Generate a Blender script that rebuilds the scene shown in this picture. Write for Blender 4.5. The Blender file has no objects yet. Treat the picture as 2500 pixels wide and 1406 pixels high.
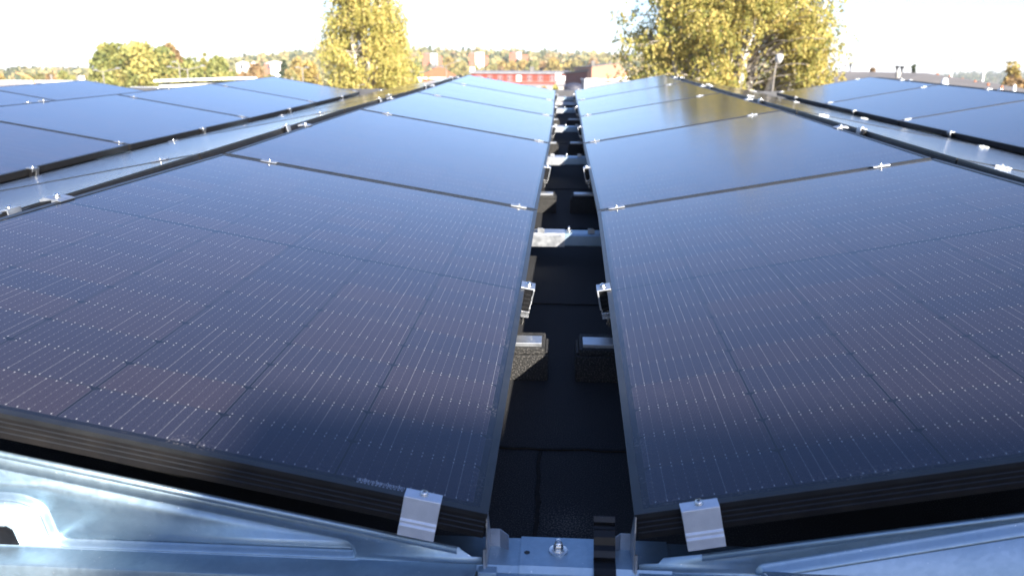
import bpy, math, random
import numpy as np
from mathutils import Matrix, Vector
from mathutils.geometry import tessellate_polygon
random.seed(7); rng = np.random.default_rng(7)
sc = bpy.context.scene
COL = sc.collection
R = math.radians

# ------------------------------------------------------------------ camera
TH = R(2.4)                                   # the roof rises this much away from the camera
MR = Matrix.Rotation(TH, 4, 'X')              # roof frame -> world
CAM = dict(cx=-0.0323, cy=-0.8769, cz=0.5669, yaw=-0.06, pitch=-0.2977, roll=0.0025, f=1956.0)
cyw, syw = math.cos(CAM['yaw']), math.sin(CAM['yaw'])
cpt, spt = math.cos(CAM['pitch']), math.sin(CAM['pitch'])
right0 = Vector((cyw, -syw, 0))
fwd0 = Vector((syw*cpt, cyw*cpt, spt))
up0 = right0.cross(fwd0)
cr, sr = math.cos(CAM['roll']), math.sin(CAM['roll'])
rt = cr*right0 + sr*up0
upv = -sr*right0 + cr*up0
cm = Matrix((( rt.x, upv.x, -fwd0.x, CAM['cx']), (rt.y, upv.y, -fwd0.y, CAM['cy']), (rt.z, upv.z, -fwd0.z, CAM['cz']), (0,0,0,1)))
cd = bpy.data.cameras.new('camera'); cam = bpy.data.objects.new('camera', cd); COL.objects.link(cam)
cam.matrix_world = MR @ cm
cd.sensor_width = 36.0; cd.lens = CAM['f']/2500*36
cd.clip_start = 0.05; cd.clip_end = 6000
cd.dof.use_dof = True; cd.dof.focus_distance = 1.55; cd.dof.aperture_fstop = 5.6
sc.camera = cam
CW = cam.matrix_world

def P(u, v, D):
    """world point that is D metres (horizontally) from the camera, seen at photo pixel u, v"""
    d = CW.to_3x3() @ Vector(((u-1250)/1956, (703-v)/1956, -1))
    return CW.translation + d * (D/math.hypot(d.x, d.y))
GZ = -6.5                                     # ground level

# ------------------------------------------------------------------ light
SUN_EL, SUN_AZ = R(25), R(31)                 # azimuth from -y towards +x
sdir = MR.to_3x3() @ Vector((math.cos(SUN_EL)*math.sin(SUN_AZ), -math.cos(SUN_EL)*math.cos(SUN_AZ), math.sin(SUN_EL)))
SUN_EL = math.asin(sdir.z)
w = bpy.data.worlds.new('World'); sc.world = w; w.use_nodes = True
nt = w.node_tree; nt.nodes.clear()
sky = nt.nodes.new('ShaderNodeTexSky'); sky.sky_type = 'NISHITA'; sky.sun_disc = False
sky.sun_elevation = SUN_EL; sky.sun_rotation = math.atan2(sdir.x, sdir.y)
sky.altitude = 50; sky.air_density = 1.0; sky.dust_density = .5; sky.ozone_density = 4.5
bg = nt.nodes.new('ShaderNodeBackground'); bg.inputs['Strength'].default_value = 0.068
ow = nt.nodes.new('ShaderNodeOutputWorld')
wb = nt.nodes.new('ShaderNodeMix'); wb.data_type = 'RGBA'; wb.blend_type = 'MULTIPLY'; wb.inputs[0].default_value = 1
wb.inputs[7].default_value = (1.03, .96, 1.07, 1)          # white balance of the photograph
nt.links.new(sky.outputs[0], wb.inputs[6]); nt.links.new(wb.outputs[2], bg.inputs[0]); nt.links.new(bg.outputs[0], ow.inputs[0])
sl = bpy.data.lights.new('sun', 'SUN'); sl.energy = 5.0; sl.angle = R(0.53); sl.color = (1, .93, .82)
so = bpy.data.objects.new('sun', sl); COL.objects.link(so)
so.rotation_euler = sdir.to_track_quat('Z', 'Y').to_euler()
sc.view_settings.view_transform = 'Standard'; sc.view_settings.look = 'None'
sc.view_settings.exposure = 1.98; sc.view_settings.gamma = 1

# ------------------------------------------------------------------ node helpers
class N:
    """tiny expression wrapper over Math nodes"""
    def __init__(s, t, sock): s.t, s.s = t, sock
    def op(s, o, b=None, c=None, clamp=False):
        n = s.t.nodes.new('ShaderNodeMath'); n.operation = o; n.use_clamp = clamp
        s.t.links.new(s.s, n.inputs[0])
        for i, q in ((1, b), (2, c)):
            if q is None: continue
            if isinstance(q, N): s.t.links.new(q.s, n.inputs[i])
            else: n.inputs[i].default_value = q
        return N(s.t, n.outputs[0])
    def __add__(s, b): return s.op('ADD', b)
    def __sub__(s, b): return s.op('SUBTRACT', b)
    def __mul__(s, b): return s.op('MULTIPLY', b)
    def __truediv__(s, b): return s.op('DIVIDE', b)
    def gt(s, b): return s.op('GREATER_THAN', b)
    def lt(s, b): return s.op('LESS_THAN', b)
    def floor(s): return s.op('FLOOR')
    def fract(s): return s.op('FRACT')
    def abs(s): return s.op('ABSOLUTE')
    def max(s, b): return s.op('MAXIMUM', b)
    def min(s, b): return s.op('MINIMUM', b)
    def inv(s): return s.op('MULTIPLY', -1).op('ADD', 1)
    def rng(s, a, b, c=0., d=1.):
        n = s.t.nodes.new('ShaderNodeMapRange'); s.t.links.new(s.s, n.inputs[0])
        for i, q in enumerate((a, b, c, d)): n.inputs[i+1].default_value = q
        return N(s.t, n.outputs[0])

def mat(name, color=(.5,.5,.5), rough=.5, metal=0., spec=.5):
    m = bpy.data.materials.new(name); m.use_nodes = True
    b = m.node_tree.nodes['Principled BSDF']
    b.inputs['Base Color'].default_value = (*color, 1); b.inputs['Roughness'].default_value = rough
    b.inputs['Metallic'].default_value = metal; b.inputs['Specular IOR Level'].default_value = spec
    return m
def bs(m): return m.node_tree.nodes['Principled BSDF']
def tex(m, kind='Object'):
    return m.node_tree.nodes.new('ShaderNodeTexCoord').outputs[kind]
def noise(m, scale, detail=3, co=None, rough=.5, dist=0.):
    n = m.node_tree.nodes.new('ShaderNodeTexNoise'); n.inputs['Scale'].default_value = scale
    n.inputs['Detail'].default_value = detail; n.inputs['Roughness'].default_value = rough; n.inputs['Distortion'].default_value = dist
    m.node_tree.links.new(co if co else tex(m), n.inputs['Vector']); return N(m.node_tree, n.outputs[0])
def mixc(m, f, a, b):
    n = m.node_tree.nodes.new('ShaderNodeMix'); n.data_type = 'RGBA'
    for i, q in ((0, f), (6, a), (7, b)):
        if isinstance(q, N): m.node_tree.links.new(q.s, n.inputs[i])
        elif isinstance(q, (tuple, list)): n.inputs[i].default_value = (*q, 1)
        elif isinstance(q, (int, float)): n.inputs[i].default_value = q
        else: m.node_tree.links.new(q, n.inputs[i])
    return n.outputs[2]
def link(m, a, name): m.node_tree.links.new(a.s if isinstance(a, N) else a, bs(m).inputs[name])
def bump(m, h, strength=.3, dist=.001):
    n = m.node_tree.nodes.new('ShaderNodeBump'); n.inputs['Strength'].default_value = strength; n.inputs['Distance'].default_value = dist
    m.node_tree.links.new(h.s, n.inputs['Height']); m.node_tree.links.new(n.outputs[0], bs(m).inputs['Normal'])
def mottled(name, a, b, scale, rough=.6, metal=0., spec=.5, detail=4, lo=.35, hi=.65, bmp=0, bd=.001):
    m = mat(name, a, rough, metal, spec); n = noise(m, scale, detail)
    link(m, mixc(m, n.rng(lo, hi), a, b), 'Base Color')
    if bmp: bump(m, n, bmp, bd)
    return m

# ------------------------------------------------------------------ mesh helpers
class MB:
    def __init__(s): s.v = []; s.f = []
    def add(s, vs, fs, M=None):
        o = len(s.v)
        s.v += [tuple(M @ Vector(q)) if M else tuple(q) for q in vs]
        s.f += [tuple(i+o for i in q) for q in fs]; return s
    def box(s, x0, x1, y0, y1, z0, z1, M=None):
        vs = [(x, y, z) for z in (z0, z1) for y in (y0, y1) for x in (x0, x1)]
        return s.add(vs, [(0,2,3,1),(4,5,7,6),(0,1,5,4),(2,6,7,3),(0,4,6,2),(1,3,7,5)], M)
    def extr(s, pts, axis, a, b, M=None, closed=True):
        """pts: 2-D outline (ccw) in the plane normal to axis; extruded a..b"""
        def mk(p, t): return {'x': (t, p[0], p[1]), 'y': (p[0], t, p[1]), 'z': (p[0], p[1], t)}[axis]
        n = len(pts); vs = [mk(p, a) for p in pts] + [mk(p, b) for p in pts]
        fs = [(i, (i+1) % n, (i+1) % n + n, i+n) for i in range(n)]
        if closed:
            tri = tessellate_polygon([[Vector((p[0], p[1], 0)) for p in pts]])
            fs += [tuple(t) for t in tri] + [tuple(i+n for i in reversed(t)) for t in tri]
        return s.add(vs, fs, M)
    def cyl(s, c, r0, h, r1=None, n=16, axis='z', M=None):
        r1 = r0 if r1 is None else r1; vs = []
        for k, (r, t) in enumerate(((r0, 0), (r1, h))):
            for i in range(n):
                a = 2*math.pi*i/n; p = (r*math.cos(a), r*math.sin(a), t)
                if axis == 'x': p = (p[2], p[0], p[1])
                if axis == 'y': p = (p[0], p[2], p[1])
                vs.append((p[0]+c[0], p[1]+c[1], p[2]+c[2]))
        fs = [(i, (i+1) % n, (i+1) % n+n, i+n) for i in range(n)] + [tuple(range(n))[::-1], tuple(range(n, 2*n))]
        return s.add(vs, fs, M)
    def lathe(s, c, prof, n=20, M=None):
        vs = []
        for r, z in prof:
            for i in range(n):
                a = 2*math.pi*i/n; vs.append((c[0]+r*math.cos(a), c[1]+r*math.sin(a), c[2]+z))
        fs = []
        for k in range(len(prof)-1):
            for i in range(n): fs.append((k*n+i, k*n+(i+1) % n, (k+1)*n+(i+1) % n, (k+1)*n+i))
        fs += [tuple(range(n))[::-1], tuple(range((len(prof)-1)*n, len(prof)*n))]
        return s.add(vs, fs, M)
    def tube(s, pts, r, n=8):
        pts = [Vector(p) for p in pts]; rs = r if isinstance(r, (list, tuple)) else [r]*len(pts)
        vs = []; ref = Vector((0.31, 0.2, .93)).normalized()
        for i, p in enumerate(pts):
            d = (pts[min(i+1, len(pts)-1)] - pts[max(i-1, 0)]).normalized()
            a = d.cross(ref)
            if a.length < .1: a = d.cross(Vector((1, 0, 0)))
            a.normalize(); b = d.cross(a)
            for k in range(n):
                t = 2*math.pi*k/n; vs.append(tuple(p + rs[i]*(math.cos(t)*a + math.sin(t)*b)))
        fs = []
        for i in range(len(pts)-1):
            for k in range(n): fs.append((i*n+k, i*n+(k+1) % n, (i+1)*n+(k+1) % n, (i+1)*n+k))
        fs += [tuple(range(n)), tuple(range((len(pts)-1)*n, len(pts)*n))[::-1]]
        return s.add(vs, fs)
    def mesh(s, name, m, smooth=False):
        me = bpy.data.meshes.new(name); me.from_pydata(s.v, [], s.f)
        bm_fix(me)
        if m: me.materials.append(m)
        if smooth:
            me.polygons.foreach_set('use_smooth', [True]*len(me.polygons)); me.set_sharp_from_angle(angle=R(40))
        return me
    def obj(s, name, m, parent=None, smooth=False, bevel=0.):
        return mkobj(name, s.mesh(name, m, smooth or bevel > 0), parent, bevel)
def bm_fix(me):
    import bmesh
    b = bmesh.new(); b.from_mesh(me); bmesh.ops.recalc_face_normals(b, faces=b.faces); b.to_mesh(me); b.free()
def mkobj(name, me, parent=None, bevel=0.):
    o = bpy.data.objects.new(name, me); COL.objects.link(o)
    if parent: o.parent = parent
    if bevel:
        md = o.modifiers.new('bevel', 'BEVEL'); md.width = bevel; md.segments = 2; md.limit_method = 'ANGLE'; md.angle_limit = R(35)
    return o
def tag(o, label, cat, group=None, kind=None):
    if label: o['label'] = label
    if cat: o['category'] = cat
    if group: o['group'] = group
    if kind: o['kind'] = kind
    return o
def struct(o): o['kind'] = 'structure'; return o
def thing(name, label, cat, M=None, group=None):
    o = bpy.data.objects.new(name, None); COL.objects.link(o); o.empty_display_size = .1
    if M is not None: o.matrix_world = M
    return tag(o, label, cat, group)
def T(x, y, z): return Matrix.Translation((x, y, z))

# ------------------------------------------------------------------ materials
def glass_material():
    m = mat('cell_glass', (.01,.012,.02), .1)
    t = m.node_tree; sep = t.nodes.new('ShaderNodeSeparateXYZ'); t.links.new(tex(m), sep.inputs[0])
    oi = t.nodes.new('ShaderNodeObjectInfo'); orr = N(t, oi.outputs['Random'])
    px, py, mx, my, gap = .1825, .0925, .0195, .0205, .012
    x = N(t, sep.outputs[0]) + (1.134/2 - mx); y = N(t, sep.outputs[1]) - my
    far = y.gt(10*py + gap*.5); y2 = y - far*gap
    cx = x/px; cy = y2/py; col = cx.floor(); row = cy.floor()
    fx = (cx-col)*px; fy = (cy-row)*py
    gx, gy = .0017, .0009
    # distance inside the cell to its outline (positive inside)
    dx = (fx-gx).min(fx*-1+(px-gx)); dyt = fy*-1+(py-gy); dyb = fy-gy
    cham = ((dx+dyt)-.0085)*.7071
    # chamfers on both far corners
    d = dx.min(dyb).min(dyt).min(cham)
    rngm = x.gt(0)*x.lt(6*px)*y.gt(0)*y2.lt(20*py)*((y-10*py).gt(0)*(y-10*py).lt(gap)).inv()
    cell = d.gt(0)*rngm
    edge = d.gt(0)*d.lt(.0006)*rngm
    # wires
    nb = 12; cw = (px-2*gx)
    b = (fx-gx)/(cw/nb); bi = b.floor(); bf = ((b-bi)-.5).abs()*(cw/nb)
    inner = fy.gt(.002)*fy.lt(py-.002)
    def wn(a, bb, c):
        cmb = t.nodes.new('ShaderNodeCombineXYZ')
        for i, q in enumerate((a, bb, c)): t.links.new(q.s, cmb.inputs[i])
        w_ = t.nodes.new('ShaderNodeTexWhiteNoise'); w_.noise_dimensions = '3D'; t.links.new(cmb.outputs[0], w_.inputs[0]); return w_
    wb = N(t, wn(row+orr*37, bi+col*17, orr).outputs[0])
    wire = bf.lt(.00030)*inner*cell*(wb.gt(.84)*.24+.08)
    ed = fy.min(fy*-1+py)
    dot = bf.lt(.0008)*((ed-.0042).abs()).lt(.0010)*cell*.85
    fd = ((fy/.0115).fract()-.5).abs()*.0115
    dot2 = bf.lt(.0006)*fd.lt(.0008)*cell*.35
    f2 = ((b*7).fract()-.5).abs()*(cw/nb/7)
    fine = f2.lt(.00018)*cell*(wn(col, (b*7).floor(), orr+row).outputs[0] and .05)
    line = dot.max(wire).max(dot2).max(edge*.07).max(fine)
    wc = wn(col, row, orr*91+3); tint = N(t, wc.outputs[0])
    cellc = mixc(m, tint.rng(.2, .9), (.0170,.0170,.030), (.0235,.0193,.029))
    base = mixc(m, cell, (.006,.007,.011), cellc)
    base = mixc(m, line, base, (.33,.33,.33))
    # dust: fine speckle everywhere and a film near the lowest edges
    sp = noise(m, 900, 2)
    spk = sp.rng(.60, .72)*.05
    lx = ((N(t, sep.outputs[0])).abs()*-1+1.134/2); ly = N(t, sep.outputs[1]).min(N(t, sep.outputs[1])*-1+1.903)
    e_ = lx.min(ly)
    vo = t.nodes.new('ShaderNodeTexVoronoi'); vo.inputs['Scale'].default_value = 16; t.links.new(tex(m), vo.inputs['Vector'])
    vs_ = t.nodes.new('ShaderNodeSeparateColor'); t.links.new(vo.outputs['Color'], vs_.inputs[0])
    grit = N(t, vo.outputs['Distance']).lt(N(t, vs_.outputs[1])*.022)*N(t, vs_.outputs[0]).gt(.72)*.8
    smear = noise(m, 5, 5, None, .65, 1.5).rng(.56, .72)*noise(m, 90, 3).rng(.4, .65)*.035
    spk = spk.max(grit).max(smear)
    film = e_.rng(.045, .012)*noise(m, 260, 4).rng(.52, .66)*noise(m, 9, 2).rng(.45, .7)*.30
    base = mixc(m, spk.max(film), base, (.38,.34,.30))
    link(m, base, 'Base Color')
    bs(m).inputs['IOR'].default_value = 1.41          # anti-reflection coated solar glass
    link(m, noise(m, 3, 3).rng(.3, .7, .080, .115) , 'Roughness')
    # textured solar glass scatters some sunlight back
    bs(m).inputs['Sheen Weight'].default_value = .0
    bump(m, noise(m, 1400, 1), .12, .0004)
    return m
GLASS = glass_material()
FRAME = mottled('black_anodised_frame', (.010,.011,.013), (.016,.017,.019), 30, .38, 0, .5)
bs(FRAME).inputs['Specular IOR Level'].default_value = .35
FRAMES = mottled('black_frame_shade', (.005,.005,.006), (.010,.009,.009), 25, .45, 0, .3)  # darker copy for upright faces, their shade put into the black
def metal_mat(name, a, b, scale, rough, streak=False, rr=.1):
    m = mat(name, a, rough, 1.0)
    n1 = noise(m, scale, 5); n2 = noise(m, scale*9, 2)
    link(m, mixc(m, (n1*.7+n2*.3).rng(.35, .65), a, b), 'Base Color')
    link(m, n1.rng(.3, .7, rough-rr*.5, rough+rr*.5), 'Roughness')
    bump(m, n2, .03, .0003)
    return m
GALV = metal_mat('galvanised_steel', (.27,.37,.45), (.33,.43,.51), 14, .42)
bs(GALV).inputs['Metallic'].default_value = .80
# zinc spangle, small pale specks and a few dull smears on the sheet
_t = GALV.node_tree; _v = _t.nodes.new('ShaderNodeTexVoronoi'); _v.inputs['Scale'].default_value = 130; _t.links.new(tex(GALV), _v.inputs['Vector'])
_vb = _t.nodes.new('ShaderNodeSeparateColor'); _t.links.new(_v.outputs['Color'], _vb.inputs[0])
_sp = noise(GALV, 210, 2).rng(.73, .78)
_sm = noise(GALV, 7, 5, None, .6, 1.2).rng(.52, .70)
_src = bs(GALV).inputs['Base Color'].links[0].from_socket
_g1 = mixc(GALV, N(_t, _vb.outputs[0])*.22, _src, (.22,.30,.37))
_g2 = mixc(GALV, _sm*.12, _g1, (.46,.50,.53))
link(GALV, mixc(GALV, _sp*.8, _g2, (.80,.82,.82)), 'Base Color')
link(GALV, (N(_t, _vb.outputs[1])*.10) + (_sm*.05) + .42, 'Roughness')
ALU = metal_mat('brushed_aluminium', (.42,.44,.47), (.52,.54,.57), 60, .46)
ALUE = metal_mat('mill_aluminium', (.50,.53,.58), (.58,.61,.66), 60, .42); bs(ALUE).inputs['Metallic'].default_value = .4
BOLT = metal_mat('zinc_bolt', (.62,.60,.56), (.75,.74,.72), 120, .25)
BLACKP = mottled('black_plastic', (.004,.004,.005), (.008,.008,.009), 50, .38, 0, .3)
RUBBER = mat('rubber_granulate', (.02,.02,.02), .8)
_r = noise(RUBBER, 260, 3); link(RUBBER, mixc(RUBBER, _r.rng(.5, .72), (.006,.006,.006), (.075,.07,.065)), 'Base Color'); bump(RUBBER, _r, .9, .004)
ROOF = mat('bitumen_roofing', (.02,.02,.02), .85)
_a = noise(ROOF, 420, 3); _b = noise(ROOF, 2.2, 4)
_c = mixc(ROOF, _a.rng(.50, .78), (.018,.019,.021), (.13,.125,.12))
_c = mixc(ROOF, _b.rng(.3, .7), _c, (.028,.028,.030))
_sx = ROOF.node_tree.nodes.new('ShaderNodeVectorMath'); _sx.operation = 'DISTANCE'
ROOF.node_tree.links.new(tex(ROOF), _sx.inputs[0]); _sx.inputs[1].default_value = (-.010, .27, 0)
_d = N(ROOF.node_tree, _sx.outputs['Value'])
_w = _d.rng(.005, .11, 1, 0)*.26 + noise(ROOF, 330, 4)
link(ROOF, mixc(ROOF, _w.rng(.70, .86), _c, (.12,.11,.10)), 'Base Color'); bump(ROOF, _a, .5, .0015); bs(ROOF).inputs['Specular IOR Level'].default_value = .15

def wallmat(name, a, b=None, scale=1.2, rough=.8): return mottled(name, a, b or tuple(q*.8 for q in a), scale, rough)
def leafmat(name, cols, trans=.35):
    m = mat(name, cols[0], .55, 0, .25); t = m.node_tree
    at = t.nodes.new('ShaderNodeAttribute'); at.attribute_name = 'tint'
    rp = t.nodes.new('ShaderNodeValToRGB'); e = rp.color_ramp.elements
    while len(e) < len(cols): e.new(.5)
    for i, c in enumerate(cols): e[i].position = i/(len(cols)-1); e[i].color = (*c, 1)
    t.links.new(at.outputs['Fac'], rp.inputs[0]); t.links.new(rp.outputs[0], bs(m).inputs['Base Color'])
    tr = t.nodes.new('ShaderNodeBsdfTranslucent'); t.links.new(rp.outputs[0], tr.inputs[0])
    mx = t.nodes.new('ShaderNodeMixShader'); mx.inputs[0].default_value = trans
    t.links.new(bs(m).outputs[0], mx.inputs[1]); t.links.new(tr.outputs[0], mx.inputs[2])
    t.links.new(mx.outputs[0], t.nodes['Material Output'].inputs[0])
    return m

# ------------------------------------------------------------------ ground, roof
GM = mottled('town_ground', (.22,.21,.18), (.32,.31,.29), .03)
g = MB()
g.box(-3000, 3000, -1500, 4500, GZ-1, GZ)
struct(g.obj('ground', GM))
def roofobj(mb, name, m, parent=None, **k):
    o = mb.obj(name, m, parent, **k)
    if parent is None: o.matrix_world = MR
    return o
RZ = -.19
g = MB(); g.box(-11, 9.0, -14, 9.86, RZ-.35, RZ)
ro = roofobj(g, 'roof_surface', ROOF); struct(ro)
o_ = ro; me = ro.data
for q in me.vertices: q.co.z -= RZ
ro.matrix_world = MR @ T(0, 0, RZ)
# building below the roof
g = MB(); g.box(-10.9, 8.9, -13.5, 9.8, GZ, -.68)
bw = g.obj('roof_building', wallmat('building_render', (.3,.28,.25))); tag(bw, 'the building carrying the dark flat roof full of solar panels', 'building')
# lap seams of the bitumen sheets
g = MB()
def lap(g, pts, wd, h=.004):
    for a, b in zip(pts, pts[1:]):
        a = Vector((*a, 0)); b = Vector((*b, 0)); d = (b-a).normalized(); n_ = Vector((-d.y, d.x, 0))
        ww = wd*(.8+.4*random.random())
        g.add([a, b, b+n_*ww, a+n_*ww, a+Vector((0,0,h)), b+Vector((0,0,h)), b+n_*ww+Vector((0,0,h)), a+n_*ww+Vector((0,0,h))],
              [(3,2,1,0),(4,5,6,7),(0,1,5,4),(1,2,6,5),(2,3,7,6),(3,0,4,7)], T(0,0,RZ+.001))
def wob(x0, x1, y, n=24, a=.004): return [(x0+(x1-x0)*i/n, y+random.uniform(-a, a)) for i in range(n+1)]
for yy in (.52, 1.42, 2.45, 3.4, 4.4, 5.4, 6.5): lap(g, wob(-.35, .35, yy), .007, .0025)
lap(g, [(-.0635+random.uniform(-.002,.002), .51-.03*i) for i in range(22)], .007, .0025)

lp = g.obj('roof_seam', mottled('bitumen_bead', (.005,.005,.005), (.016,.012,.010), 90, .75, 0, .15)); lp.matrix_world = MR; struct(lp)
# verge upstand at the far end of the roof
g = MB(); g.box(-11, 9, 9.862, 9.96, RZ, -.035); roofobj(g, 'roof_verge', mottled('dark_flashing', (.05,.05,.055), (.08,.08,.085), 4, .5)); struct(bpy.data.objects['roof_verge'])
# pale slab in place of a sunlit patch of roof near the gap end
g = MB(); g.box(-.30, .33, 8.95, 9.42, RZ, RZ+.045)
o = roofobj(g, 'sunlit_patch_slab', mottled('sunlit_roof_grey', (.42,.40,.38), (.52,.5,.48), 12, .8), bevel=.006)
tag(o, 'flat grey slab standing in for a sunlit roof patch, far gap end', 'slab')

# ------------------------------------------------------------------ solar panels
W, LY = 1.134, 1.923; PL = 1.903; FH = .035; LIP = .0115
GAP, RID = .2062, .083; TL, TR_ = .1647, .1744
ZK = [0, 0, .0059, -.0092, -.0161, -.0196]
XL = [-.0115, -.0078, .0087, .0117, .0012, -.0027]
XR = [-.034, -.002, -.0055, .0117, .0119, .0184]
def panel_meshes():
    f = MB(); h = W/2
    # ring frame: lip on top, outer wall with three thin ridges
    def ring(x0, x1, y0, y1, t, z0, z1, mb):
        mb.box(x0, x1, y0, y0+t, z0, z1); mb.box(x0, x1, y1-t, y1, z0, z1)
        mb.box(x0, x0+t, y0+t, y1-t, z0, z1); mb.box(x1-t, x1, y0+t, y1-t, z0, z1)
    # top lip with mitred corners
    a = [(-h,0),(h,0),(h,PL),(-h,PL)]; b = [(-h+LIP,LIP),(h-LIP,LIP),(h-LIP,PL-LIP),(-h+LIP,PL-LIP)]
    for i in range(4):
        j = (i+1) % 4; e = .0004
        q = [a[i], a[j], b[j], b[i]]
        vs = [(x, y, 0) for x, y in q] + [(x, y, -.0065) for x, y in q]
        f.add(vs, [(0,1,2,3),(7,6,5,4),(0,4,5,1),(1,5,6,2),(2,6,7,3),(3,7,4,0)])
    ring(-h+.0009, h-.0009, .0009, PL-.0009, .0014, -FH, -.0066, f)
    for zz in (-.0125, -.0195, -.0270):
        f.extr([(.0012, zz-.0010), (-.0006, zz-.0006), (-.0006, zz-.0001), (.0012, zz+.0012)], 'x', -h+.002, h-.002)
        f.extr([(PL-.0012, zz-.0010), (PL+.0006, zz-.0006), (PL+.0006, zz-.0001), (PL-.0012, zz+.0012)], 'x', -h+.002, h-.002)
        for sx in (-1, 1): f.extr([(sx*(h-.0012), zz-.0010), (sx*(h+.0006), zz-.0006), (sx*(h+.0006), zz-.0001), (sx*(h-.0012), zz+.0012)], 'y', .002, PL-.002)
    ring(-h+.0009, h-.0009, .0009, PL-.0009, .026, -FH-.0012, -FH-.0001, f)
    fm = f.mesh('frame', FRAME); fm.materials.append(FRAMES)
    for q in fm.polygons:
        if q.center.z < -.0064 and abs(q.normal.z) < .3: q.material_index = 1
    s = MB(); s.box(-h+LIP-.002, h-LIP+.002, LIP-.002, PL-LIP+.002, -.0055, -.0014)
    gm = s.mesh('cell_glass', GLASS)
    b_ = MB()
    rs = random.Random(3); x = 0
    while x < .062:
        wd = rs.choice((.0005, .0008, .0012)); b_.box(x, x+wd, 0, .0068, 0, .00015); x += wd+rs.choice((.0006, .001, .0014))
    for i in range(13):
        xx = i*.0048; b_.box(xx, xx+.0028, -.0042+(i % 3)*.0002, -.0014, 0, .00015)
    bmz = b_.mesh('serial_barcode', mat('label_ink', (.26,.28,.32), .5))
    return fm, gm, bmz
FM, GMs, BARM = panel_meshes()
TWIST = {}
for sd in (-1, 1):
    f2 = FM.copy(); g2 = MB(); n_ = 16
    x0, x1, y0, y1 = -W/2+LIP-.002, W/2-LIP+.002, LIP-.002, PL-LIP+.002
    vv = [(x0+(x1-x0)*i/n_, y0+(y1-y0)*j/n_, -.0014) for j in range(n_+1) for i in range(n_+1)]
    g2.add(vv, [(j*(n_+1)+i, j*(n_+1)+i+1, (j+1)*(n_+1)+i+1, (j+1)*(n_+1)+i) for j in range(n_) for i in range(n_)])
    g2m = g2.mesh('cell_glass', GLASS)
    for q in list(f2.vertices)+list(g2m.vertices):
        q.co.z += (.0307 if sd < 0 else .0395)*(.5+sd*q.co.x/W)*(1-q.co.y/LY)
    g2m.polygons.foreach_set('use_smooth', [True]*len(g2m.polygons))
    TWIST[sd] = (f2, g2m)
ORD = ['nearest', 'second', 'third', 'fourth', 'farthest']
ROWS = {   # side, pair index, rising away from its valley?, height offset, text
 'L1': (-1, 0, True, 0, 'row rising left of the gap', range(5)),
 'R1': (1, 0, True, 0, 'row rising right of the gap', range(5)),
 'L2': (-1, 0, False, 0, 'pale row just behind the left ridge', range(5)),
 'R2': (1, 0, False, 0, 'pale row just behind the right ridge', range(5)),
 'L3': (-1, 1, True, -.034, 'second blue row out on the left', range(1, 5)),
 'R3': (1, 1, True, -.013, 'second blue row out on the right', range(1, 5)),
 'L4': (-1, 1, False, -.0445, 'back slope behind the second left ridge', range(2, 5)),
 'R4': (1, 1, False, -.013, 'back slope behind the second right ridge', range(1, 5)),
 'L5': (-1, 2, True, -.09, 'outermost blue row at upper left', range(2, 5)),
}
def row_t(row): return TL if ROWS[row][0] < 0 else TR_
RL = {-1: .0307, 1: .0395}      # the two front panels are wedged up a little at their front high corner
def surf(row, s, y, h=0, twist=True):
    """point at slope distance s from the low edge, roof y, height h above the glass plane (roof frame)"""
    side, pi_, rise, dz, _, _ = ROWS[row]; t = row_t(row)
    pair = 2*W*math.cos(t) + RID + GAP
    k = min(max(y/LY, 0), 5); k0 = min(int(k), 4); fr = k-k0
    zz = ZK[k0]*(1-fr)+ZK[k0+1]*fr; XX = XL if side < 0 else XR; xo = XX[k0]*(1-fr)+XX[k0+1]*fr
    rl = RL[side]*max(0, 1-y/LY) if pi_ == 0 and rise and twist else 0
    tt = t + rl/W
    if rise: x = GAP/2 + pi_*pair + s*math.cos(tt)-h*math.sin(tt); z = s*math.sin(tt)+h*math.cos(tt)
    else:
        x = GAP/2 + pi_*pair + 2*W*math.cos(t)+RID - s*math.cos(t)+h*math.sin(t); z = s*math.sin(t)+h*math.cos(t)+({-1: -.024, 1: -.010}[side]*(1-s/W) if pi_ == 0 else 0)
    return Vector((side*x + xo, y, z + zz + dz))
def frame_at(row, s, y, h=0):
    """matrix: local x points up the slope projected to +world-x side, y along the row, z out of the glass"""
    side, pi_, rise, *_ = ROWS[row]
    p = surf(row, s, y, h)
    xs = (surf(row, s+.5, y, h)-surf(row, s-.5, y, h)).normalized()
    if xs.x < 0: xs = -xs
    ya = (surf(row, s, min(y+.3, 9.6), h)-surf(row, s, max(y-.3, 0), h)).normalized()
    z = xs.cross(ya).normalized(); ya = z.cross(xs)
    return MR @ Matrix(((xs.x, ya.x, z.x, p.x), (xs.y, ya.y, z.y, p.y), (xs.z, ya.z, z.z, p.z), (0,0,0,1)))
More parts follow.
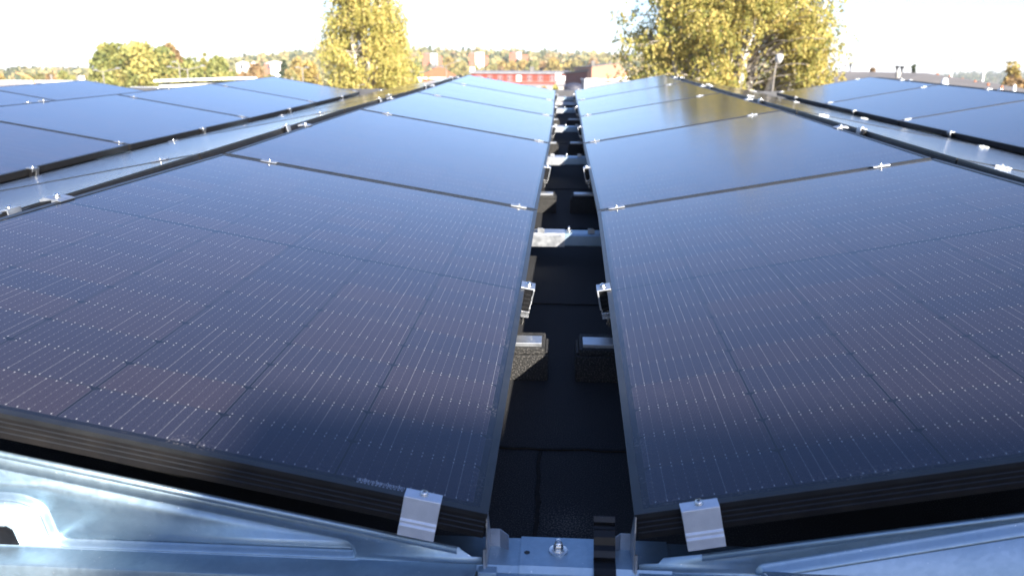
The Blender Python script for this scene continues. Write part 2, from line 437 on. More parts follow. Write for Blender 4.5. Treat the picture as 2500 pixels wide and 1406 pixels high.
for row, (side, pi_, rise, dz, txt, ks) in ROWS.items():
    for k in ks:
        a = surf(row, W/2, k*LY, 0, False); b = surf(row, W/2, k*LY+PL, 0, False)
        ya = (b-a).normalized()
        xs = (surf(row, W, k*LY+.96, 0, False)-surf(row, 0, k*LY+.96, 0, False)).normalized()
        if xs.x < 0: xs = -xs
        z = xs.cross(ya).normalized(); xs = ya.cross(z)
        M = MR @ Matrix(((xs.x, ya.x, z.x, a.x), (xs.y, ya.y, z.y, a.y), (xs.z, ya.z, z.z, a.z), (0,0,0,1)))
        o = thing('solar_panel', 'black-framed solar panel, %s in the %s' % (ORD[k], txt), 'solar panel', M, 'solar panels of the roof array')
        tw = TWIST[side] if row in ('L1', 'R1') and k == 0 else (FM, GMs)
        mkobj('frame', tw[0], o); mkobj('cell_glass', tw[1], o)
        if row == 'L1' and k == 0:
            bo = mkobj('serial_barcode', BARM, o); bo.location = (W/2-.172, LIP+.0045, -.0011+.0307*(.5-(W/2-.172)/W)); bo.rotation_euler.y = .0271

# ------------------------------------------------------------------ clamps
def dome_bolt(mb, c, r=.0065, h=.006):
    mb.lathe(c, [(r, 0), (r, h*.45), (r*.8, h*.8), (r*.45, h), (.0005, h)], 14)
def protos():
    d = {}
    a = MB(); a.extr([(-.014,.0005),(.014,.0005),(.0135,.0030),(.007,.0042),(-.007,.0042),(-.0135,.0030)], 'x', -.028, .028)
    b = MB(); b.lathe((0,0,.0042), [(.0075,0),(.0075,.0010)], 18); dome_bolt(b, (0,0,.0052), .0052, .0056)
    c = MB(); c.box(-.02, .02, -.008, .008, -.036, 0)
    d['mid'] = [('clamp_plate', a.mesh('clamp_plate', ALU), .0008), ('bolt', b.mesh('bolt', BOLT, True), 0), ('spacer', c.mesh('spacer', ALU), 0)]
    # low-edge clamp; +x = towards the glass, built at the edge x=0
    a = MB(); a.box(-.024, .010, -.026, .026, .0006, .0042); a.box(-.024, -.020, -.026, -.004, -.046, .0006); a.box(-.024, -.0205, -.004, .026, -.012, .0006)
    b = MB(); b.lathe((-.008,0,.0042), [(.010,0),(.010,.0014)], 18); dome_bolt(b, (-.008,0,.0056), .0075, .007)
    b.cyl((-.010, 0, -.098), .0042, .07, n=10)
    c = MB(); c.box(-.0195, -.0015, -.013, .02, -.054, -.002)
    for i in range(4): c.box(-.0205, -.0012, -.015, .021, -.050+i*.011, -.046+i*.011)
    e = MB(); e.box(-.022, -.001, -.02, .022, -.072, -.056); e.box(-.022, -.018, -.02, .022, -.056, -.046)
    d['low'] = [('clamp_plate', a.mesh('clamp_plate', ALU), .0008), ('bolt', b.mesh('bolt', BOLT, True), 0), ('clamp_body', c.mesh('clamp_body', BLACKP), .0005), ('hook', e.mesh('hook', BOLT), .0008)]
    # ridge clamp: +x = towards the glass
    a = MB(); a.extr([(-.040,-.004),(-.03,.004),(.004,.0042),(.013,.0025),(.013,.0006),(.0005,.0006),(-.004,-.012),(-.008,-.012),(-.010,.0004),(-.036,-.008)], 'y', -.03, .03)
    b = MB(); b.lathe((-.014,0,.0042), [(.010,0),(.010,.0014)], 18); dome_bolt(b, (-.014,0,.0056), .0075, .008)
    d['ridge'] = [('clamp_plate', a.mesh('clamp_plate', ALU), .0006), ('bolt', b.mesh('bolt', BOLT, True), 0)]
    # ridge bracket: box-like bracket with a tall outer plate; +x = towards the glass of its own panel
    a = MB(); a.box(-.012, .012, -.024, .024, .0035, .0070); a.box(-.0156, -.0121, -.024, .024, -.040, .0070)
    b = MB(); dome_bolt(b, (-.004,0,.0071), .007, .008)
    c = MB(); c.box(-.013, -.001, -.060, -.0245, -.030, -.004); c.box(-.011, -.001, -.024, .024, -.036, .003)
    d['bracket'] = [('bracket_plate', a.mesh('bracket_plate', ALU), .0008), ('bolt', b.mesh('bolt', BOLT, True), 0), ('clamp_body', c.mesh('clamp_body', BLACKP), .0006)]
    # front end clamp: +y into the panel, plate over the front frame
    a = MB(); a.extr([(-.0028,.0034),(-.0038,.0026),(-.0042,-.028),(-.0062,-.0300),(-.0062,-.034),(-.0085,-.036),(-.0085,-.051),(-.005,-.051),(-.004,-.040),(-.0016,-.036),(-.0012,.0004),(.0155,.0004),(.0155,.0034)], 'x', -.0235, .0235); ALU_ = ALUE
    b = MB(); b.lathe((0,.0085,.0034), [(.0062,0),(.0062,.0008)], 20)
    b.lathe((0,.0085,.0042), [(.0044,0),(.0050,.0010),(.0048,.0024),(.0036,.0037),(.0012,.0044),(.0004,.0044)], 20)
    c = MB(); c.box(-.0026,.0026,.0079,.0091,.0084,.0088); c.box(-.0006,.0006,.0059,.0111,.0084,.0088)
    d['end'] = [('clamp_plate', a.mesh('clamp_plate', ALUE), .0006), ('screw', b.mesh('screw', BOLT, True), 0), ('screw_slot', c.mesh('screw_slot', BLACKP), 0)]
    return d
PR = protos()
def clamp(kind, row, s, y, label, cat='clamp', flip=False, group=None, h=0.0, dz=0):
    side, _, rise, *_ = ROWS[row]
    M = frame_at(row, s, y, h)
    if flip: M = M @ Matrix.Rotation(math.pi, 4, 'Z')
    o = thing('end_clamp' if kind == 'end' else 'ridge_bracket' if kind == 'bracket' else 'panel_clamp', label, cat, M, group)
    for n_, me_, bv in PR[kind]: mkobj(n_, me_, o, bv)
    return o
SH = {'L1': 'left of the gap', 'R1': 'right of the gap', 'L2': 'behind the left ridge', 'R2': 'behind the right ridge',
      'L3': 'in the second left row', 'R3': 'in the second right row', 'L5': 'in the outermost left row'}
SEAM = {1: 'nearest', 2: 'second', 3: 'third', 4: 'fourth', 5: 'far-end'}
for row in SH:
    ks = ROWS[row][5]
    for k in range(max(1, ks[0]), 6):
        y = k*LY-.01 if k < 5 else 5*LY-.012
        if k == ks[0] and k > 0 and row in ('L3', 'R3') : continue
        for s, nm in ((.067, 'low'), (W-.15 if row[1] != '1' else .965, 'ridge')):
            if row in ('L2', 'R2') and nm == 'ridge' and k < 1: continue
            clamp('mid', row, s, y, 'silver clamp on the %s panel seam %s, %s end' % (SEAM[k], SH[row], nm), group='silver clamps on the panel seams')
for row in ('L1', 'R1', 'L3', 'R3'):
    side = ROWS[row][0]
    for k in ROWS[row][5]:
        y = k*LY+.985
        clamp('low', row, -.001, y, 'black-bodied clamp on the %s panel\'s low edge %s' % (ORD[k], SH[row]), flip=side < 0, group='clamps along the low panel edges')
        # ridge side of this row, plus the bracket on the row behind the ridge
        clamp('ridge', row, W+.001, y-.02, 'silver clamp on the %s panel\'s high edge %s' % (ORD[k], SH[row]), flip=side > 0, group='clamps along the ridges')
        back = {'L1': 'L2', 'R1': 'R2', 'L3': 'L4', 'R3': 'R4'}[row]
        clamp('bracket', back, W+.001, y-.10, 'upright silver bracket behind the ridge of the %s panel %s' % (ORD[k], SH[row]), 'bracket', flip=side < 0, group='brackets along the ridges') if k in ROWS[back][5] else None
for k in ROWS['L5'][5]:
    clamp('ridge', 'L5', W+.001, k*LY+.96, 'tiny clamp on the %s panel\'s high edge in the outermost left row' % ORD[k], group='clamps along the ridges')
# the two front end clamps
clamp('end', 'L1', .084, .0, 'big silver end clamp with a screw on the front frame left of the gap', group='end clamps on the front frames')
clamp('end', 'R1', .081, .0, 'big silver end clamp with a screw on the front frame right of the gap', group='end clamps on the front frames')

# ------------------------------------------------------------------ rails, pads
NM = ['second', 'third', 'fourth', 'fifth', 'farthest']
def rail_parts(o, y, front=False):
    # C-profile with sloping skirts
    yc = y
    prof = [(-.034,-.122),(-.026,-.122),(-.024,-.112),(-.030,-.086),(-.026,-.080),(.026,-.080),(.030,-.086),(.024,-.112),(.026,-.122),(.034,-.122),(.036,-.118),(.036,-.084),(.030,-.0775),(-.030,-.0775),(-.036,-.084),(-.036,-.118)]
    g = MB(); g.extr([(yc+p[0], p[1]) for p in prof], 'x', -3.7, 3.7); g.obj('rail_profile', GALV, o)
    g = MB(); pp = [(-.0375,-.124),(-.0375,-.083),(-.0315,-.0755),(.0315,-.0755),(.0375,-.083),(.0375,-.124)]
    x0, x1 = (-.075, .12) if front else (-.16, -.012)
    ip = [(p[0]*.96, p[1]-.0012) for p in pp][::-1]
    g.extr([(yc+p[0], p[1]) for p in pp+ip], 'x', x0, x1); g.obj('rail_sleeve', ALU if not front else GALV, o)
    g = MB(); bx = -.025 if front else .002
    g.lathe((bx, yc+.002, -.0755), [(.0125,0),(.0125,.0018),(.0118,.0022)], 28)
    g.lathe((bx, yc+.002, -.0733), [(.0082,0),(.0082,.0012)], 24)
    g.lathe((bx, yc+.002, -.0721), [(.0066,0),(.0066,.0062),(.0058,.0072)], 6)
    g.lathe((bx, yc+.002, -.0649), [(.0052,0),(.0052,.0012),(.0042,.0030),(.0034,.0036),(.0034,.0060),(.0026,.0066)], 16)
    g.obj('bolt', BOLT, o, smooth=True)
for k in range(1, 6):
    y = k*LY-.01 if k < 5 else 9.56
    o = thing('mounting_rail', 'galvanised rail crossing the gap, %s one from the front' % NM[k-1], 'rail', MR @ T(0,0,ZK[k]), 'galvanised rails crossing under the panels')
    rail_parts(o, y)
    for sgn, x in ((-1, -.088), (1, .082)):
        g = MB(); x += (XL if sgn < 0 else XR)[k]
        g.extr([(x-.012, -.0735), (x+.012, -.0735), (x+.012, -.062), (x+.004, -.058), (x-.012, -.058)], 'y', y-.034, y-.031)
        g.box(x-.012, x+.012, y-.034, y+.01, -.0752, -.0735); g.obj('upright_tab', ALU, o)
# rubber pads with metal strip
pm = None
for k in range(5):
    for sgn in (-1, 1):
        XX = XL if sgn < 0 else XR
        xe = -.052 if sgn < 0 else .012
        y0 = k*LY+.850
        M = MR @ T(xe + (.004 if k else 0), y0, RZ+ZK[k])
        o = thing('rubber_pad', 'black rubber pad with silver strip, %s side of the gap, %s from the front' % ('left' if sgn < 0 else 'right', ['first','second','third','fourth','fifth'][k]), 'rubber pad', M, 'rubber pads in the gap')
        if pm is None or sgn not in pm:
            pm = pm or {}
            a = MB(); s_ = sgn
            def bx(g_, x0, x1, *r): g_.box(min(s_*x0, s_*x1), max(s_*x0, s_*x1), *r)
            bx(a, 0, .34, 0, .118, 0, .064); bx(a, .008, .34, .004, .112, .064, .080); bx(a, .0, .008, .01, .1, .064, .070)
            b = MB(); bx(b, .016, .30, .014, .064, .0802, .0890)
            pm[sgn] = (a.mesh('pad_body', RUBBER), b.mesh('metal_strip', ALU))
        mkobj('pad_body', pm[sgn][0], o, .003); mkobj('metal_strip', pm[sgn][1], o, .0008)

# ------------------------------------------------------------------ front rail, sheet-metal end plates
fr = thing('front_rail', 'galvanised front rail with a hex bolt spanning the gap at the bottom of the picture', 'rail', MR)
rail_parts(fr, .034, True)
def tess_plate(outer, hole, y):
    loops = [[Vector((x, z, 0)) for x, z in outer]]
    if hole: loops.append([Vector((x, z, 0)) for x, z in hole])
    pts = [q for l in loops for q in l]; tri = tessellate_polygon(loops)
    return [(q.x, y, q.y) for q in pts], [tuple(t) for t in tri]
def offset(poly, d):
    n = len(poly); out = []
    for i in range(n):
        p0, p1, p2 = Vector(poly[i-1]), Vector(poly[i]), Vector(poly[(i+1) % n])
        a = (p1-p0).normalized(); b = (p2-p1).normalized()
        na = Vector((-a.y, a.x)); nb = Vector((-b.y, b.x)); m_ = (na+nb)
        m_ = m_/max(m_.length_squared, .3)*2
        out.append(tuple(p1+m_*d))
    return out
def rounded(poly, r, n=6):
    out = []; N_ = len(poly)
    for i in range(N_):
        p0, p1, p2 = Vector(poly[i-1]), Vector(poly[i]), Vector(poly[(i+1) % N_])
        a = (p0-p1); b = (p2-p1); rr = min(r, a.length*.45, b.length*.45)
        A = p1+a.normalized()*rr; B = p1+b.normalized()*rr
        for k in range(n+1):
            t = k/n; out.append(tuple((1-t)**2*A+2*t*(1-t)*p1+t*t*B))
    return out
def emboss_plate(name, outer, emb, depth, cham, y0, label, hole=None, flange=None):
    o = thing(name, label, 'metal plate', MR, 'galvanised end plates')
    emb = rounded(emb, .022)
    area = sum(a[0]*b[1]-b[0]*a[1] for a, b in zip(emb, emb[1:]+emb[:1]))
    if area < 0: emb = emb[::-1]
    g = MB()
    vs, fs = tess_plate(outer, emb, y0); g.add(vs, fs)
    prev = emb; yp = y0; st = 5
    rings = []
    for i in range(st+1):
        t = i/st; sm = t*t*(3-2*t)
        rings.append((offset(emb, cham*t), y0+depth*sm))
    base = len(g.v); n = len(emb)
    for rg, yy in rings: g.v += [(p[0], yy, p[1]) for p in rg]
    for i in range(st):
        for j in range(n): g.f.append((base+i*n+j, base+i*n+(j+1) % n, base+(i+1)*n+(j+1) % n, base+(i+1)*n+j))
    vs, fs = tess_plate(rings[-1][0], hole, rings[-1][1] if not hole or depth < 0 else rings[-1][1])
    g.add(vs, fs)
    ob = g.obj('sheet', GALV, o, smooth=True)
    md = ob.modifiers.new('solid', 'SOLIDIFY'); md.thickness = .0012; md.offset = 0
    return o
zt = lambda x: -.064+.1995*(abs(x)-.121)
# left plate
outL = [(-1.30,-.079),(-.123,-.079),(-.123,-.0665),(-.136,-.0665),(-.150,-.0565),(-.152,-.0535),(-1.30,zt(1.30)+.002)]
embL = [(-1.22,-.005),(-.735,-.010),(-.708,-.022),(-.697,-.0775),(-.284,-.0775),(-.292,-.050),(-.70,.029),(-1.22,.128)]
pl = emboss_plate('end_plate', outL, embL, .010, .008, .004, 'galvanised sheet plate with a long pressed recess closing the front of the left row')
g = MB(); g.extr([(-.80,-.074),(-.742,-.074),(-.748,-.052),(-.756,-.047),(-.80,-.047)], 'y', .0008, .0032); g.obj('slot', BLACKP, pl)
g = MB(); g.extr([(.004,-.0785),(-.030,-.0785),(-.0335,-.080),(-.0345,-.084),(-.0345,-.108),(-.0335,-.108),(-.0335,-.0845),(-.0325,-.081),(-.030,-.0797),(.004,-.0797)], 'x', -1.30, -.271); g.obj('flange', GALV, pl, smooth=True)
g = MB(); g.extr([(.004,-.0772),(-.030,-.0772),(-.0345,-.079),(-.0358,-.084),(-.0358,-.108),(-.0346,-.108),(-.0346,-.0845),(-.0335,-.0800),(-.030,-.0784),(.004,-.0784)], 'x', -.285, -.130); g.obj('flange', GALV, pl, smooth=True)
# top hem of the plate
def hem(o, x0, x1, z0, z1):
    g = MB(); vs = []; 
    for x, z in ((x0, z0), (x1, z1)):
        vs += [(x, .0055, z+.0005), (x, .0025, z+.0012), (x, .0, z), (x, .0008, z-.006), (x, .0032, z-.0072)]
    n = 5
    g.add(vs, [(i, i+1, n+i+1, n+i) for i in range(n-1)])
    ob = g.obj('hem', GALV, o, smooth=True); md = ob.modifiers.new('solid', 'SOLIDIFY'); md.thickness = .0008
hem(pl, -1.30, -.155, zt(1.30)+.002, -.0545)
# right plate
outR = [(.078,-.079),(.078,-.068),(.102,-.066),(.108,-.0575),(.152,-.0500),(1.30,.178),(1.30,-.079)][::-1]
embR = [(.222,-.0775),(.226,-.061),(.54,.016),(1.26,.155),(1.26,-.0775)]
pr = emboss_plate('end_plate', outR, embR, -.012, .014, .004, 'galvanised sheet plate with a raised bead closing the front of the right row')
g = MB(); g.extr([(.004,-.0785),(-.030,-.0785),(-.0335,-.080),(-.0345,-.084),(-.0345,-.108),(-.0335,-.108),(-.0335,-.0845),(-.0325,-.081),(-.030,-.0797),(.004,-.0797)], 'x', .078, 1.3); g.obj('flange', GALV, pr, smooth=True)
hem(pr, .156, 1.30, -.0510, .177)
# front cover under the centre of the rail
g = MB(); g.extr([(.001,-.0845),(-.030,-.0875),(-.0345,-.090),(-.0350,-.13),(-.0338,-.13),(-.0333,-.0905),(-.030,-.0887),(.001,-.0857)], 'x', -.1285, .0765)
g.obj('front_cover', GALV, fr, smooth=True)
g = MB(); g.box(-.1275, -.1035, -.010, .010, -.0835, -.0790); g.box(-.1275, -.1035, -.0112, -.010, -.0900, -.0790); g.obj('folded_tab', GALV, fr, bevel=.0008)
g = MB(); g.cyl((-.066,.030,-.0754), .0038, .0003, n=16); g.obj('rail_hole', BLACKP, fr)
# corner brackets: thin upright plate at each panel corner and a bent tab
for sgn, xc in ((-1, -.1165), (1, .0705)):
    o = thing('corner_bracket', 'thin silver bracket with a bent tab at the front corner of the %s panel' % ('left' if sgn < 0 else 'right'), 'bracket', MR, 'corner brackets beside the gap')
    x = xc
    g = MB(); g.extr([(.000,-.078),(.052,-.078),(.044,-.050),(.016,-.006),(.003,.000),(.000,-.02)], 'x', x-.0007, x+.0007); g.obj('upright_plate', ALU, o)
    g = MB(); s_ = -sgn
    a_ = [(x+s_*.001, .045), (x+s_*.014, .045), (x+s_*.026, .037)]
    vs = []
    for (xx, yy) in a_: vs += [(xx, yy, -.0775), (xx, yy, -.0510-(.004 if xx == a_[2][0] else 0))]
    g.add(vs, [(0,1,3,2),(2,3,5,4)]); ob = g.obj('bent_tab', ALU, o); md = ob.modifiers.new('solid', 'SOLIDIFY'); md.thickness = .001
    g = MB(); g.extr([(-.002,-.079),(.002,-.082),(.006,-.074),(.002,-.052),(-.001,-.052)], 'x', x+sgn*.0012, x+sgn*.0045); g.obj('edge_fold', ALU, o)
# black cable clip
ck = MB()
path = [(.052,-.040),(.051,-.033),(.047,-.029),(.044,-.034),(.046,-.041),(.041,-.045),(.036,-.043),(.030,-.048),(.027,-.058),(.020,-.062),(.016,-.068),(.017,-.074),(.010,-.0735),(.0,-.0745),(-.006,-.079),(-.0075,-.094)]
th = .0016
for a, b in zip(path, path[1:]):
    a = Vector(a); b = Vector(b); d = (b-a).normalized(); n_ = Vector((-d.y, d.x))*th; a = a-d*.0006; b = b+d*.0006
    ck.extr([tuple(a-n_), tuple(b-n_), tuple(b+n_), tuple(a+n_)], 'x', .0205, .0485)
co_ = roofobj(ck, 'cable_clip', BLACKP, smooth=True)
tag(co_, 'black folded plastic cable clip snapped over the front rail', 'cable clip')

# ------------------------------------------------------------------ unseen blocker added behind the camera to cast the front-edge shadow
g = MB(); g.box(4.20, 8.4, -8.1, -7.6, RZ-.3, 4.21)
st = thing('shadow_blocker', 'unseen plain grey blocker added behind the viewpoint to cast the front shadow', 'shadow blocker', MR)
g.obj('wall', wallmat('blocker_grey', (.32,.31,.29)), st)
g = MB(); g.box(4.19, 8.41, -8.11, -7.59, 4.212, 4.29); g.obj('blocker_cap', FRAME, st)

# ================================================================== background town
def quads(name, m, C, A, B, tint, parent=None):
    """many small quads: centres C, half-axes A and B (n x 3), tint per face"""
    n = len(C); V = np.stack([C-A-B, C+A-B, C+A+B, C-A+B], 1).reshape(-1, 3).astype(np.float32)
    me = bpy.data.meshes.new(name); me.vertices.add(4*n); me.vertices.foreach_set('co', V.ravel())
    me.loops.add(4*n); me.loops.foreach_set('vertex_index', np.arange(4*n, dtype=np.int32))
    me.polygons.add(n); me.polygons.foreach_set('loop_start', np.arange(0, 4*n, 4, dtype=np.int32))
    me.update(calc_edges=True)
    at = me.attributes.new('tint', 'FLOAT', 'FACE'); at.data.foreach_set('value', np.clip(tint, 0, 1).astype(np.float32))
    me.materials.append(m); return mkobj(name, me, parent)
def rvec(n): v = rng.normal(size=(n, 3)); return v/np.linalg.norm(v, axis=1)[:, None]
def leaf_axes(n, size, flat=.0, hang=False):
    a = rvec(n)
    if hang: a[:, 2] -= 1.2; a /= np.linalg.norm(a, axis=1)[:, None]
    b = np.cross(a, rvec(n)); b /= np.linalg.norm(b, axis=1)[:, None]+1e-6
    s = (size*rng.uniform(.6, 1.35, n))[:, None]
    return a*s, b*s*(.55 if hang else .8)
BIRCH = leafmat('birch_leaves', [(.28,.27,.07), (.46,.41,.12), (.60,.50,.17), (.68,.54,.20)], .5)
BIRCHG = leafmat('birch_leaves_green', [(.17,.19,.05), (.37,.33,.09), (.54,.44,.13), (.64,.48,.17)], .45)
GREENL = leafmat('green_autumn_leaves', [(.15,.18,.06), (.25,.26,.08), (.34,.32,.10), (.44,.34,.12)], .4)
OLIVE = leafmat('olive_leaves', [(.14,.15,.06), (.24,.23,.09), (.33,.28,.11), (.40,.29,.12)], .4)
GOLD = leafmat('golden_leaves', [(.24,.20,.06), (.32,.25,.08), (.40,.30,.10), (.40,.24,.09)], .35)
RUST = leafmat('rusty_leaves', [(.18,.12,.06), (.25,.16,.07), (.32,.20,.09), (.26,.22,.09)], .3)
CONIF = leafmat('conifer_needles', [(.035,.055,.03), (.06,.08,.04), (.09,.11,.05)], .1)
BARKW = mottled('white_birch_bark', (.70,.64,.56), (.30,.25,.20), 3.5, .8, lo=.56, hi=.72)
LIMBM = mottled('birch_twig_bark', (.20,.17,.14), (.34,.30,.26), 3, .8)
BARK = mottled('brown_bark', (.16,.12,.09), (.26,.21,.16), 5, .9)

def birch(base, H, stems, prof, label, m, nstr, seed, leaf=.075, hollow=None):
    """multi-stem weeping birch; prof: list of (height, radius) of the crown"""
    r = np.random.default_rng(seed); o = thing('birch_tree', label, 'tree', T(*base))
    g = MB(); limb = MB(); anchors = []
    hs = np.array([p[0] for p in prof]); rs = np.array([p[1] for p in prof])
    for (dx, dy, hh, lean) in stems:
        pts = []; x, y = dx*.25, dy*.25
        for i in range(15):
            t = i/14; pts.append((x+dx*t+lean*t*t+r.normal()*.05, y+dy*t+r.normal()*.05, hh*t))
        g.tube(pts, [.21*(1-.84*i/14)*(H/13)+.01 for i in range(15)], 8)
        nb = int(34*hh/12)
        for b in range(nb):
            t = .2+.78*(b+r.random())/nb; i = min(int(t*14), 13); f = t*14-i
            p = np.array(pts[i])*(1-f)+np.array(pts[i+1])*f
            rad = np.interp(p[2], hs, rs)
            if rad <= .05: continue
            az = r.uniform(0, 2*math.pi); d = np.array((math.cos(az), math.sin(az), 0))
            # reach to the crown outline
            q = p[:2]; bq = q@d[:2]; disc = bq*bq-(q@q-rad*rad)
            L = max(.4, -bq+math.sqrt(max(disc, .01)))*r.uniform(.75, 1.08)
            up = L*r.uniform(.35, .8); lp = []
            for j in range(7):
                s = j/6; lp.append(p+d*L*s+np.array((r.normal()*.06, r.normal()*.06, up*(1.5*s-.9*s*s))))
            limb.tube(lp, [.045*(1-.85*j/6)+.006 for j in range(7)], 5)
            for j in range(int(5+L*4.5)):
                s = r.uniform(.30, 1)**.7; k = min(int(s*6), 5); f = s*6-k
                anchors.append((lp[k]*(1-f)+lp[k+1]*f + r.normal(size=3)*.16, s))
    g.obj('trunk', BARKW, o, smooth=True); limb.obj('limb', LIMBM, o, smooth=True)
    A = np.array([a[0] for a in anchors]); idx = r.integers(0, len(A), nstr)
    S = A[idx] + r.normal(size=(nstr, 3))*.24
    Ls = r.uniform(.15, .95, nstr)*r.uniform(.5, 1, nstr); nl = 34
    C = []; Tn = []; base_t = r.uniform(.1, .75, nstr); clump = r.uniform(-.22, .22, len(A))
    for i in range(nstr):
        k = max(6, int(nl*Ls[i]/1.1)); t = np.sort(r.random(k)); sw = r.normal(size=2)*.22
        c = np.stack([S[i,0]+sw[0]*t+r.normal(size=k)*.045, S[i,1]+sw[1]*t+r.normal(size=k)*.045, S[i,2]+.08-Ls[i]*t], 1)
        C.append(c); Tn.append(np.full(k, base_t[i]+clump[idx[i]])+r.normal(size=k)*.10)
    C = np.concatenate(C); Tn = np.concatenate(Tn)
    keep = C[:, 2] > 1.2
    if hollow:      # the foliage opens up in front of the stems low in the crown
        hx, hw, hz0, hz1 = hollow
        inside = (np.abs(C[:, 0]-hx) < hw*(1-.6*(C[:, 2]-hz0)/(hz1-hz0))) & (C[:, 1] < 1.6) & (C[:, 2] > hz0) & (C[:, 2] < hz1)
        keep &= ~(inside & (r.random(len(C)) < .955))
    C = C[keep]; Tn = Tn[keep]
    a, b = leaf_axes(len(C), leaf, hang=True); quads('crown', m, C, a, b, Tn, o)
    return o

def tree(base, H, wd, label, m, seed, n=5000, leaf=.22, conic=0, base_h=.18, name='tree', group=None, lobes=16, bark=None):
    r = np.random.default_rng(seed); o = thing(name, label, 'tree', T(*base), group)
    g = MB(); pts = [(r.normal()*.05*i, r.normal()*.05*i, H*.85*i/8) for i in range(9)]
    g.tube(pts, [H*.022*(1-.8*i/8) for i in range(9)], 7)
    for i in range(9):
        p = Vector(pts[2+i % 6]); az = r.uniform(0, 6.28); L = wd*.36*r.uniform(.6, 1)
        g.tube([p, p+Vector((math.cos(az)*L*.5, math.sin(az)*L*.5, L*.3)), p+Vector((math.cos(az)*L, math.sin(az)*L, L*.75))], [H*.008, H*.005, H*.002], 5)
    g.obj('trunk', bark or BARK, o, smooth=True)
    C = []; Tn = []; c0 = base_h*H; ch = H-c0
    for i in range(lobes):
        t = (i+r.random())/lobes
        if conic: R_ = wd/2*(1-t)*.9+.05*wd; zc = c0+ch*t*.96; rr = wd*.16*(1.15-t); rx = R_
        else: R_ = wd/2*math.sqrt(max(.02, 1-(2*t-.85)**2/1.35)); zc = c0+ch*(.10+.76*t); rr = wd*r.uniform(.15, .26); rx = max(0, R_-rr*.8)
        for q in range(1 if t > .93 else 3):
            az = r.uniform(0, 6.28); c = np.array((math.cos(az)*rx*r.uniform(.5, 1), math.sin(az)*rx*r.uniform(.5, 1), zc+r.normal()*.03*H))
            k = max(8, int(n/(lobes*3))); v = r.normal(size=(k, 3)); v /= np.linalg.norm(v, axis=1)[:, None]
            v *= (rr*r.uniform(.55, 1.12, k))[:, None]*np.array((1, 1, .8 if not conic else .6)); C.append(c+v); Tn.append(np.full(k, r.uniform(.1, .8))+r.normal(size=k)*.13)
    C = np.concatenate(C); Tn = np.concatenate(Tn); top = C[:, 2].max(); C[:, 2] *= H/top
    a, b = leaf_axes(len(C), leaf); quads('crown', m, C, a, b, Tn, o)
    return o

def at(u, D, vb=None):
    p = P(u, 400, D); return Vector((p.x, p.y, GZ if vb is None else P(u, vb, D).z))
def ztop(u, v, D): return P(u, v, D).z - GZ
# two big birches
b1 = at(905, 46); z0 = ztop(905, 195, 46)
birch(b1, 12.5, [(0,0,13.4,.1), (.5,.3,12.6,.2), (-.7,-.2,12.2,.0), (.2,.7,11.5,.3), (-.3,.5,12.9,-.1)],
      [(0,1.2),(2,2.6),(z0-.6,3.0),(z0+1,2.6),(z0+2.2,2.1),(z0+3.5,2.0),(z0+4.6,1.8),(z0+6,1.2),(z0+7.2,.3)], 'tall narrow golden birch rising above the panels left of the centre', BIRCH, 6800, 11, .048)
b2 = at(1757, 38); z0 = ztop(1757, 195, 38)
birch(b2, 14, [(0,0,14.6,.3), (1.3,.2,13.5,.4), (-1.4,.3,13,-.4), (1.9,-.4,11,.5), (3.1,-.5,11,.2), (-2.0,-.3,11,-.9), (.6,1.2,13.5,.2), (.2,-1.2,12.5,1.0), (-.6,.4,14,0)],
      [(0,1.2),(2,4.2),(z0-1,4.8),(z0+.2,4.7),(z0+1.6,4.05),(z0+2.8,3.6),(z0+3.8,3.1),(z0+5,2.2),(z0+6.6,1.6),(z0+7.6,.9),(z0+8.4,.2)], 'broad weeping birch with white stems, right of the centre', BIRCHG, 12500, 5, .046, (1.3, 1.5, z0-1.2, z0+1.9))

GOLD2 = leafmat('olive_gold_leaves', [(.22,.23,.07), (.36,.33,.10), (.48,.41,.13), (.52,.38,.14)], .4)
def T_(u, vt, wpx, D, m, label, seed, n=3000, leaf=None, **k):
    H = ztop(u, vt, D); return tree(at(u, D), H, wpx/1956*D, label, m, seed, n, leaf or D*.0016, **k)
# group of trees on the left
T_(304, 106, 106, 120, GREENL, 'round-topped green tree at the left end of the leafy clump', 21, 9000)
T_(358, 102, 120, 124, GOLD2, 'tall olive-gold tree, highest in the leafy clump on the left', 22, 9000)
T_(408, 112, 112, 126, GREENL, 'green tree right of the tallest one in the leafy clump', 23, 7000)
T_(442, 106, 70, 132, RUST, 'tree with a reddish top at the right of the leafy clump', 24, 5000)
T_(487, 140, 84, 125, GREENL, 'lower green tree behind the double street lamp', 25, 5000)
T_(524, 133, 64, 130, GOLD2, 'slim pointed green tree right of the double street lamp', 26, 4000, conic=1, base_h=.1)
T_(552, 137, 62, 128, GREENL, 'pale yellow-green tree above the white hall roof', 27, 4000)
